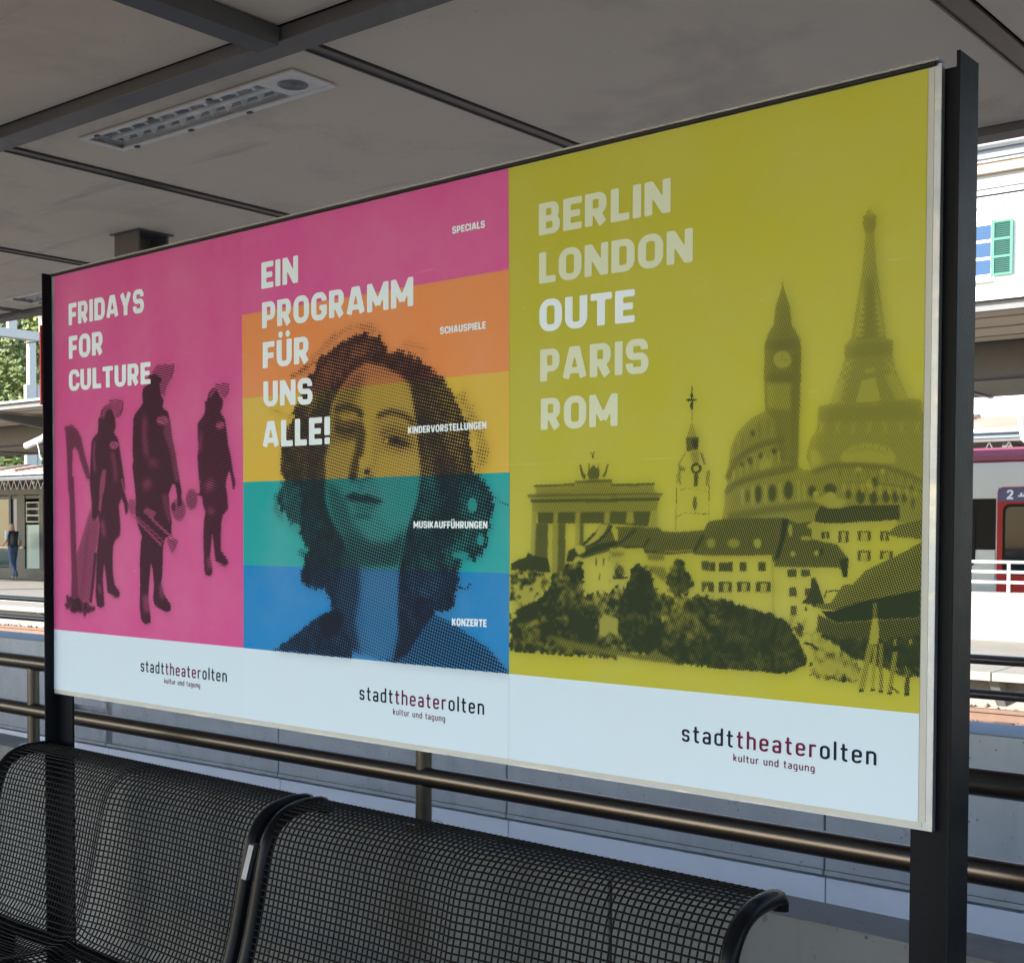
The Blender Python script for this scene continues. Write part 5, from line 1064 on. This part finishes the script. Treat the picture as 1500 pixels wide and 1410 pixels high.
for k in range(-6, 4):
    x = -21.5+7.2*k
    g = MB(far); g.prism([(12.4, 3.90), (14.6, 3.90), (14.6, 3.52), (12.4, 3.80)], x-.1, x+.1); g.build('cross_beam', M['darkbeam'], t)
    x = -21.0+6.6*k; MB(far).box(x-.12, x+.12, 14.63, 14.89, -.01, 3.5).build('column', M['darkbeam'], t)
# cctv
p0 = Vector((-20.35, 11.55, 3.28)); t = thing('security_camera', p0, 'white tube security camera hanging under the edge of the opposite canopy', 'camera')
g = MB(); g.tube([(p0.x-.32, p0.y-.02, p0.z-.075), (p0.x+.25, p0.y+.05, p0.z+.07)], .068, 14); g.build('camera_body', M['white'], t)
MB().tube([(p0.x+.25, p0.y+.05, p0.z+.07), (p0.x+.31, p0.y+.06, p0.z+.085)], .085, 14).build('camera_hood', M['pale_frame'], t)
MB().tube([(p0.x+.28, p0.y+.15, p0.z+.1), (p0.x+.33, p0.y+.3, p0.z+.25), (p0.x+.34, p0.y+.32, p0.z+.65)], .035, 10).build('camera_bracket', M['white'], t)
MB().tube([(p0.x+.05, p0.y, p0.z-.0), (p0.x+.13, p0.y, p0.z-.14), (p0.x+.17, p0.y, p0.z-.30), (p0.x+.24, p0.y, p0.z-.37)], .012, 6).build('camera_cable', M['white'], t)
# ---------------------------------------------------------------- waiting room (left)
KX = -33.0; KY = 20.1
t = thing('waiting_room', far((-34, KY+1, 0)), 'glazed waiting room with dark frames and louvre windows behind the walking man', 'building')
def bxf(name, mat, a, b_, c0, c1, z0, z1, par=None, bev=0): return MB(far).box(a, b_, c0, c1, z0, z1).build(name, mat, par or t, bev)
bxf('plinth', M['frame'], -52, -27, KY+.05, KY+3, -.02, .32); bxf('roof_edge', M['frame'], -52.2, -26.8, KY-.1, KY+3.2, 2.58, 2.75); bxf('back_wall', M['dark'], -52, -27, KY+2.9, KY+3, .3, 2.6)
def kpane(a, b_, kind):
    if kind == 2:
        bxf('pane', M['glass_p'], a, b_, KY+.05, KY+.07, .27, 1.66); f_ = bxf('louvre_window', M['pale_frame'], a+.02, b_-.02, KY+.03, KY+.06, 1.73, 2.36)
        for q in range(3): bxf('pane', M['glass_d'], a+.07, b_-.07, KY+.018, KY+.03, 1.77+q*.20, 1.92+q*.20, f_)
    else: bxf('pane', M['glass_g'] if kind == 0 else M['glass_p'] if kind == 1 else M['glass_b'], a, b_, KY+.05, KY+.07, .34, 2.48)
spans = [(-34.9, -33.62, 0), (-33.50, -33.17, 3), (-32.74, -31.97, 2), (-31.76, -31.2, 1), (-31.05, -29.9, 0), (-29.75, -29.1, 1), (-28.9, -28.1, 2)]
u = -35.1
while u > -51: spans.insert(0, (u-1.25, u-.12, 0)); spans.insert(0, (u-1.95, u-1.4, 1)); u -= 2.1
for (a, b_, kd), nx_ in zip(spans, spans[1:]+[(-27.0, 0, 0)]):
    kpane(a, b_, kd); bxf('mullion', M['frame'], b_+.003, nx_[0]-.003, KY, KY+.12, .32, 2.58)
for z_ in (.93,): bxf('transom', M['pale_frame'], -52, -32.76, KY-.06, KY-.02, z_, z_+.05)
bxf('transom', M['frame'], -52, -27, KY+.02, KY+.045, 2.46, 2.56)
# old station awning far behind
t = thing('station_awning', far((-25, 28, 3)), 'old station awning with clay tile roof, pale gutter and riveted truss', 'awning')
MB(far).prism([(27.0, 3.80), (27.0, 3.86), (29.2, 4.26), (29.2, 4.20)], -75, 10).build('tile_roof', M['tile'], t)
g = MB(far)
for k in range(36): g.tube([(-75+k*2.35, 27.0, 3.88), (-75+k*2.35, 29.2, 4.28)], .09, 6)
g.build('roof_seam', M['tile'], t, kind='stuff')
g = MB(far)
for k in range(8): g.tube([(-75, 27.1+k*.28, 3.88+k*.051), (10, 27.1+k*.28, 3.88+k*.051)], .022, 5)
g.build('tile_course', M['tile'], t, kind='stuff')
MB(far).tube([(-75, 26.94, 3.755), (10, 26.94, 3.755)], .055, 12).build('gutter', M['white'], t)
MB(far).box(-75, 10, 27.02, 27.2, 3.60, 3.69).build('girder', M['bluegrey'], t)
MB(far).box(-75, 10, 27.05, 27.15, 3.02, 3.10).build('girder', M['truss'], t); MB(far).box(-75, 10, 27.05, 27.15, 3.52, 3.595).build('girder', M['truss'], t)
g = MB(far)
for k in range(200):
    x = -75+k*.425; g.tube([(x, 27.1, 3.09), (x+.21, 27.1, 3.51)], .022, 4); g.tube([(x+.21, 27.1, 3.51), (x+.425, 27.1, 3.09)], .022, 4)
g.build('truss_web', M['truss'], t, kind='stuff')
g = MB(far)
for k in range(40): g.box(-75+k*2.1, -74.8+k*2.1, 27.2, 29.5, 3.35, 3.5)
g.build('rafter', M['truss'], t, kind='stuff')
for k in range(9): MB(far).tube([(-72+k*9, 29.0, -.5), (-72+k*9, 29.0, 3.4)], .10, 10).build('column', M['truss'], t)
MB(far).tube([(-5.2, 26.7, 4.35), (-5.2, 26.75, 3.95), (-5.15, 26.8, 3.55), (-4.85, 26.85, 3.25), (-3.9, 26.9, 3.02), (-3.2, 27.0, 2.9)], .055, 8).build('downpipe', M['white'], t)
MB(far).box(-75, 10, 29.6, 30.6, -.5, 4.3).build('station_back_wall', M['beige'], label='beige station wall in the shade beneath the tiled awning', cat='wall')
MB(far).box(-9, 14, 30.7, 31.4, 4.2, 5.4).build('station_annex', M['cream'], label='white annex wall seen just under the opposite canopy at the right', cat='wall')
MB(far).box(-60, 30, 23.0, 27.6, -.9, -.5).build('rear_track_bed', M['ballast'], kind='structure')
MB(far).box(-80, 30, 27.6, 60, -.9, -.3).build('station_forecourt', M['ground'], kind='structure')
MB().box(-500, 500, 40, 700, -1.6, -1.0).build('ground', M['ground'], kind='structure')
# ---------------------------------------------------------------- train
def trx(p):
    p = far(p); q = .958; return (3.531+(p[0]-3.531)*q, -2.08+(p[1]+2.08)*q, 1.5+(p[2]-1.5)*q)
TY = 24.4; t = thing('train', far((-1, TY+1.4, -.3)), 'pale grey commuter train with red door, black window band and magenta roof edge', 'train')
bx = lambda name, mat, a, b_, z0, z1, d=0., th=.03, par=None, bev=.004, y0=None: MB(trx).box(a, b_, TY-d-th, TY-d, z0, z1).build(name, mat, par or t, bev)
g = MB(trx); g.prism([(TY, .1), (TY, 2.9), (TY+.12, 3.12), (TY+.5, 3.17), (TY+1.4, 3.2), (TY+2.3, 3.17), (TY+2.8, 2.9), (TY+2.8, .1)], -14.5, 9); g.build('body', M['train_w'], t)
g = MB(trx); g.prism([(TY-.03, 2.96), (TY-.03, 3.05), (TY+.09, 3.22), (TY+.12, 3.12), (TY, 2.92)], -14.5, 9); g.build('roof_edge', M['train_r'], t)
bx('upper_panel', M['train_w'], -14.4, 9, 2.20, 2.90, 0, .02); bx('skirt_panel', basic('train_skirt', (.36, .42, .48), .4), -14.4, 9, .12, .42, 0, .02)
doorx = (-5.72, -1.2+6.0)
segs = [(-14.4, -7.2), (-5.70+1.35, 2.9)]
for a, b_ in ((-14.4, -4.99), (-3.49, 4.4)):
    bx('window_band', M['train_k'], a, b_, 1.16, 2.19, 0, .02)
    bx('lower_panel', M['train_w'], a, b_, .43, 1.15, 0, .02)
def rrect(x0, x1, z0, z1, r, n=5):
    P = []
    for cx_, cz_, a0 in ((x1-r, z1-r, 0), (x0+r, z1-r, 90), (x0+r, z0+r, 180), (x1-r, z0+r, 270)):
        for k in range(n+1): a = math.radians(a0+90*k/n); P.append((cx_+r*math.cos(a), cz_+r*math.sin(a)))
    return P
def win(a, b_, z0, z1, mat, par, name='window', d=.024):
    g = MB(trx); g.prism(rrect(a-.06, b_+.06, z0-.06, z1+.06, .14), TY-d-.012, TY-d, axis='y'); f_ = g.build(name, M['train_k'], par)
    g = MB(trx); g.prism(rrect(a, b_, z0, z1, .10), TY-d-.020, TY-d-.0125, axis='y'); g.build('pane', mat, f_); return f_
for a, b_ in ((-7.1, -5.44), (-9.3, -7.6), (-11.6, -9.8), (-3.2, -1.6), (-1.2, .4), (.8, 2.4)): win(a, b_, .86, 2.05, M['glass_d'], t)
for dx in (-4.95, 4.5):
    g = MB(trx); g.prism(rrect(dx, dx+1.42, .18, 2.42, .12), TY-.045, TY-.003, axis='y'); dr = g.build('door', M['red'], t, label='red passenger door with a blue header')
    for a in (dx+.17, dx+.80): win(a, a+.45, .72, 2.02, M['glass_d'], dr, 'door_window', .048)
    h_ = MB(trx).box(dx+.02, dx+1.40, TY-.052, TY-.046, 2.13, 2.40).build('door_header', M['navy'], dr)
    mb = MB(trx); text_geo(mb, '2', dx+.18, dx+.31, 2.17, 2.17, .19, False, TY-.055, 16); mb.build('class_number', M['lw'], dr)
    g = MB(trx); g.box(dx+.40, dx+.56, TY-.055, TY-.053, 2.22, 2.25); g.box(dx+.44, dx+.48, TY-.056, TY-.054, 2.25, 2.30); g.box(dx+.51, dx+.55, TY-.056, TY-.054, 2.25, 2.30); g.build('pictogram', M['lw'], dr)
    MB(trx).box(dx+.60, dx+.82, TY-.056, TY-.053, 2.16, 2.38).build('yellow_sign', M['yellow'], dr)
# ---------------------------------------------------------------- white house
HY = 33.0; t = thing('white_house', far((2, HY+4, 0)), 'tall white rendered house with green shutters and deep layered eaves', 'house')
MB(far).box(-24, 14, HY, HY+9, -1, 10.15).build('wall', M['cream'], t)
for z0, z1, y, mt in ((10.15, 10.62, .10, M['cream']), (10.62, 10.98, .16, M['stonegrey']), (10.98, 11.25, .34, M['beige']), (11.25, 11.32, .42, M['cream']), (11.32, 11.58, .50, M['bluegrey'])):
    MB(far).box(-24.1, 14.1, HY-y, HY+.5, z0, z1-.004).build('cornice', mt, t, .01)
MB(far).tube([(-24.2, HY-.62, 11.66), (14.2, HY-.62, 11.66)], .13, 14).build('gutter', M['gutter'], t)
MB(far).prism([(HY-.55, 11.68), (HY-.55, 11.76), (HY+5, 15.8), (HY+5, 15.7)], -24.3, 14.3).build('roof', M['tile'], t)
g = MB(far)
for k in range(20): g.prism([(HY-.55+k*.27, 11.77+k*.197), (HY-.55+k*.27, 11.81+k*.197), (HY-.30+k*.27, 11.99+k*.197-.02), (HY-.30+k*.27, 11.95+k*.197-.02)], -24.3, 14.3)
g.build('tile_course', M['tile'], t, kind='stuff')
g = MB(far)
for k in range(60): g.tube([(-24+k*.64, HY-.50, 11.86), (-23.6+k*.64, HY-.50, 11.86)], .035, 5)
g.build('snow_guard', M['gutter'], t, kind='stuff')
for i in range(-2, 4):
    a = -8.72+3.15*i
    for z0 in (8.36, 5.0, 1.7):
        f_ = MB(far).box(a, a+1.0, HY-.05, HY-.003, z0-.12, z0+1.42).build('window', M['white'], t, .006)
        for q in range(3):
            for s_ in range(2): MB(far).box(a+.08+s_*.51, a+.50+s_*.49, HY-.056, HY-.051, z0+q*.46+.02, z0+q*.46+.40).build('pane', M['glass_b'], f_)
        MB(far).box(a-.08, a+1.08, HY-.14, HY-.051, z0-.20, z0-.13).build('sill', M['stonegrey'], f_)
        MB(far).box(a-.06, a+1.06, HY-.10, HY-.051, z0+1.43, z0+1.52).build('lintel', M['cream'], f_)
        for sx in (a+1.03, a-.57):
            sh = MB(far); sh.box(sx, sx+.07, HY-.11, HY-.06, z0-.05, z0+1.40); sh.box(sx+.47, sx+.54, HY-.11, HY-.06, z0-.05, z0+1.40)
            for q in range(4): sh.box(sx+.0701, sx+.4699, HY-.109, HY-.061, z0-.05+q*.463, z0+.01+q*.463)
            so_ = sh.build('shutter', M['shutter'], t); sl2 = MB(far)
            for q in range(26): sl2.prism([(HY-.10, z0+.0+q*.052), (HY-.096, z0+.0+q*.052), (HY-.070, z0+.045+q*.052), (HY-.074, z0+.045+q*.052)], sx+.072, sx+.468)
            sl2.build('slats', M['shutter_d'], so_, kind='stuff'); MB(far).box(sx+.065, sx+.475, HY-.068, HY-.062, z0-.04, z0+1.39).build('slat_backing', M['shutter_d'], so_)
# overhead wires crossing the facade
g = MB(far); g.tube([(-30, 13.0, 4.98+.42), (14, 13.0, 4.95+.42)], .012, 6); g.build('contact_wire', M['black'], label='thin overhead contact wire passing in front of the green shutter', cat='wire')
# ---------------------------------------------------------------- gantry (left)
M['gal'] = basic('galvanised_gantry', (.62, .58, .52), .6, 0, .06, 1)
t = thing('catenary_gantry', (-60, 34, 0), 'white overhead line gantry with a rounded frame on a slim mast', 'gantry')
q_ = 1.337
def gsc(p): return (3.531+(p[0]-3.531)*q_, -2.08+(p[1]+2.08)*q_, 1.5+(p[2]-1.5)*q_)
def gb(name, x, y0, y1, z0, z1): a = gsc((-44, y0, z0)); b_ = gsc((-44, y1, z1)); MB().box(a[0]-x, a[0]+x, a[1], b_[1], a[2], b_[2]).build(name, M['gal'], t, .01)
gb('mast', .15, 24.75, 25.05, .6, 9.2); gb('lower_chord', .25, 14, 30, 9.08, 9.42); gb('upper_chord', .2, 19, 30, 10.15, 10.35)
for y in (22.0, 23.2, 23.9, 25.3, 26.6, 27.9): gb('web_post', .16, y, y+.34, 9.42, 10.15)
g = MB(); g.tube([gsc(p) for p in ((-44, 25.4, 10.15), (-44, 25.95, 10.05), (-44, 26.15, 9.8), (-44, 26.2, 9.45))], .12, 8); g.build('curved_brace', M['gal'], t)
for dy in (-.28, .22): gb('mast_sleeve', .13, 24.9+dy, 24.9+dy+.14, 4, 7.3)
# ---------------------------------------------------------------- wooded hill
nx, ny = 40, 24; g = MB(); vs = []
for j in range(ny):
    for i in range(nx):
        x = -330+i*9; y = 45+j*9; q = max(0, min(1, (y-55)/150)); h = -1+62*q*q*(3-2*q)*max(.12, min(1, (-x-20)/160))+3*math.sin(x*.05)*q; vs.append((x, y, h))
g.add(vs, [(j*nx+i, j*nx+i+1, (j+1)*nx+i+1, (j+1)*nx+i) for j in range(ny-1) for i in range(nx-1)], 0, True)
g.build('wooded_hill', M['hill'], kind='structure')
def hz(x, y): q = max(0, min(1, (y-55)/150)); return -1+62*q*q*(3-2*q)*max(.12, min(1, (-x-20)/160))+3*math.sin(x*.05)*q
V = []; Fq = []
rng = np.random.RandomState(5)
crowns = []
for k in range(330):
    y = rng.uniform(56, 200); x = -1.87*y+rng.uniform(-26, 30) if k < 250 else rng.uniform(-330, -20); crowns.append((x, y, hz(x, y)+rng.uniform(4, 7), rng.uniform(3.2, 5.5)))
for (cx_, cy_, cz_, r) in crowns:
    n = 170
    dirs = rng.normal(size=(n, 3)); dirs /= np.linalg.norm(dirs, axis=1)[:, None]; rad = r*(.62+.38*rng.rand(n)**.5)*(1+.22*np.sin(dirs[:, 0]*5+dirs[:, 2]*4+cx_))
    P = np.array([cx_, cy_, cz_])+dirs*rad[:, None]*np.array([1, 1, 1.15]); sz = rng.uniform(.35, .8, n)
    for p, dd, s_ in zip(P, dirs, sz):
        u_ = np.cross(dd, rng.normal(size=3)); u_ /= np.linalg.norm(u_)+1e-9; w_ = np.cross(dd+rng.normal(size=3)*.5, u_); w_ /= np.linalg.norm(w_)+1e-9
        b0 = len(V); V += [tuple(p-u_*s_), tuple(p+w_*s_*.6), tuple(p+u_*s_), tuple(p-w_*s_*.6)]; Fq.append((b0, b0+1, b0+2, b0+3))
g = MB(); g.add(V, Fq); g.build('hillside_wood', M['leaf'], label='sunlit green wood covering the hill at the far left', kind='stuff', cat='wood')
# ---------------------------------------------------------------- walking man
px_, py_ = -32.95, 17.98
t = thing('person', (px_, py_, 0), 'grey haired man walking left in light blue shirt, dark vest and jeans', 'person')
def skin(name, pts, edges, rad, mats, par, pick=None, lvl=2):
    me = bpy.data.meshes.new(name); o = bpy.data.objects.new(name, me); COL.objects.link(o); o.parent = par; me.from_pydata(pts, edges, [])
    for m_ in mats: me.materials.append(m_)
    sk = o.modifiers.new('s', 'SKIN'); me.skin_vertices[0].data[0].use_root = True
    for i, r in enumerate(rad): me.skin_vertices[0].data[i].radius = r if isinstance(r, tuple) else (r, r)
    sb = o.modifiers.new('u', 'SUBSURF'); sb.levels = lvl; sb.render_levels = lvl
    dg = bpy.context.evaluated_depsgraph_get(); m2 = bpy.data.meshes.new_from_object(o.evaluated_get(dg)); o.modifiers.clear(); o.data = m2
    for p in m2.polygons:
        p.use_smooth = True
        if pick: p.material_index = pick(p.center)
    return o
# walks towards -X (to the left), back turned a little to the camera; x forward = -x
J = dict(pel=(0,0,.95), ab=(-.02,0,1.12), ch=(-.03,0,1.33), nk=(-.05,0,1.50), hd=(-.07,0,1.60), ht=(-.07,0,1.70),
    hl=(0,.09,.92), kl=(-.14,.10,.52), al=(-.10,.10,.10), tl=(-.26,.10,.04), hr=(0,-.09,.92), kr=(.10,-.10,.50), ar=(.38,-.10,.16), tr=(.34,-.10,.03),
    sl=(-.02,.19,1.42), el=(.05,.25,1.15), wl=(-.12,.24,.97), ml=(-.18,.22,.93), sr=(-.02,-.19,1.42), er=(.05,-.25,1.16), wr=(-.16,-.25,1.04), mr=(-.24,-.24,1.05))
K_ = list(J); E_ = [('pel','ab'),('ab','ch'),('ch','nk'),('nk','hd'),('hd','ht'),('pel','hl'),('hl','kl'),('kl','al'),('al','tl'),('pel','hr'),('hr','kr'),('kr','ar'),('ar','tr'),('ch','sl'),('sl','el'),('el','wl'),('wl','ml'),('ch','sr'),('sr','er'),('er','wr'),('wr','mr')]
Rr = dict(pel=(.14,.12), ab=(.14,.12), ch=(.15,.13), nk=.055, hd=(.085,.075), ht=(.085,.07), hl=.09, kl=.062, al=.045, tl=.04, hr=.09, kr=.062, ar=.045, tr=.04, sl=.065, el=.045, wl=.03, ml=.035, sr=.065, er=.045, wr=.03, mr=.035)
def pk(c):
    if c.z > 1.66 or (c.z > 1.60 and c.x > -.05): return 1
    if c.z > 1.47: return 0
    if c.z < .085 : return 4
    if abs(c.y) > .17 and (c.z < 1.20 and c.z > .85): return 0
    if c.z > .98: return 2 if abs(c.y) > .165 else 5
    return 3
skin('body', [J[k] for k in K_], [(K_.index(a), K_.index(b_)) for a, b_ in E_], [Rr[k] for k in K_], [M['skin'], M['hair'], M['shirt'], M['jeans'], M['shoe'], M['vest']], t, pk)
skin('backpack', [(.15,-.06,1.02), (.19,-.07,1.15), (.18,-.07,1.32), (.14,-.06,1.42)], [(0,1),(1,2),(2,3)], [(.09,.13), (.12,.15), (.11,.14), (.07,.10)], [M['bag']], t)
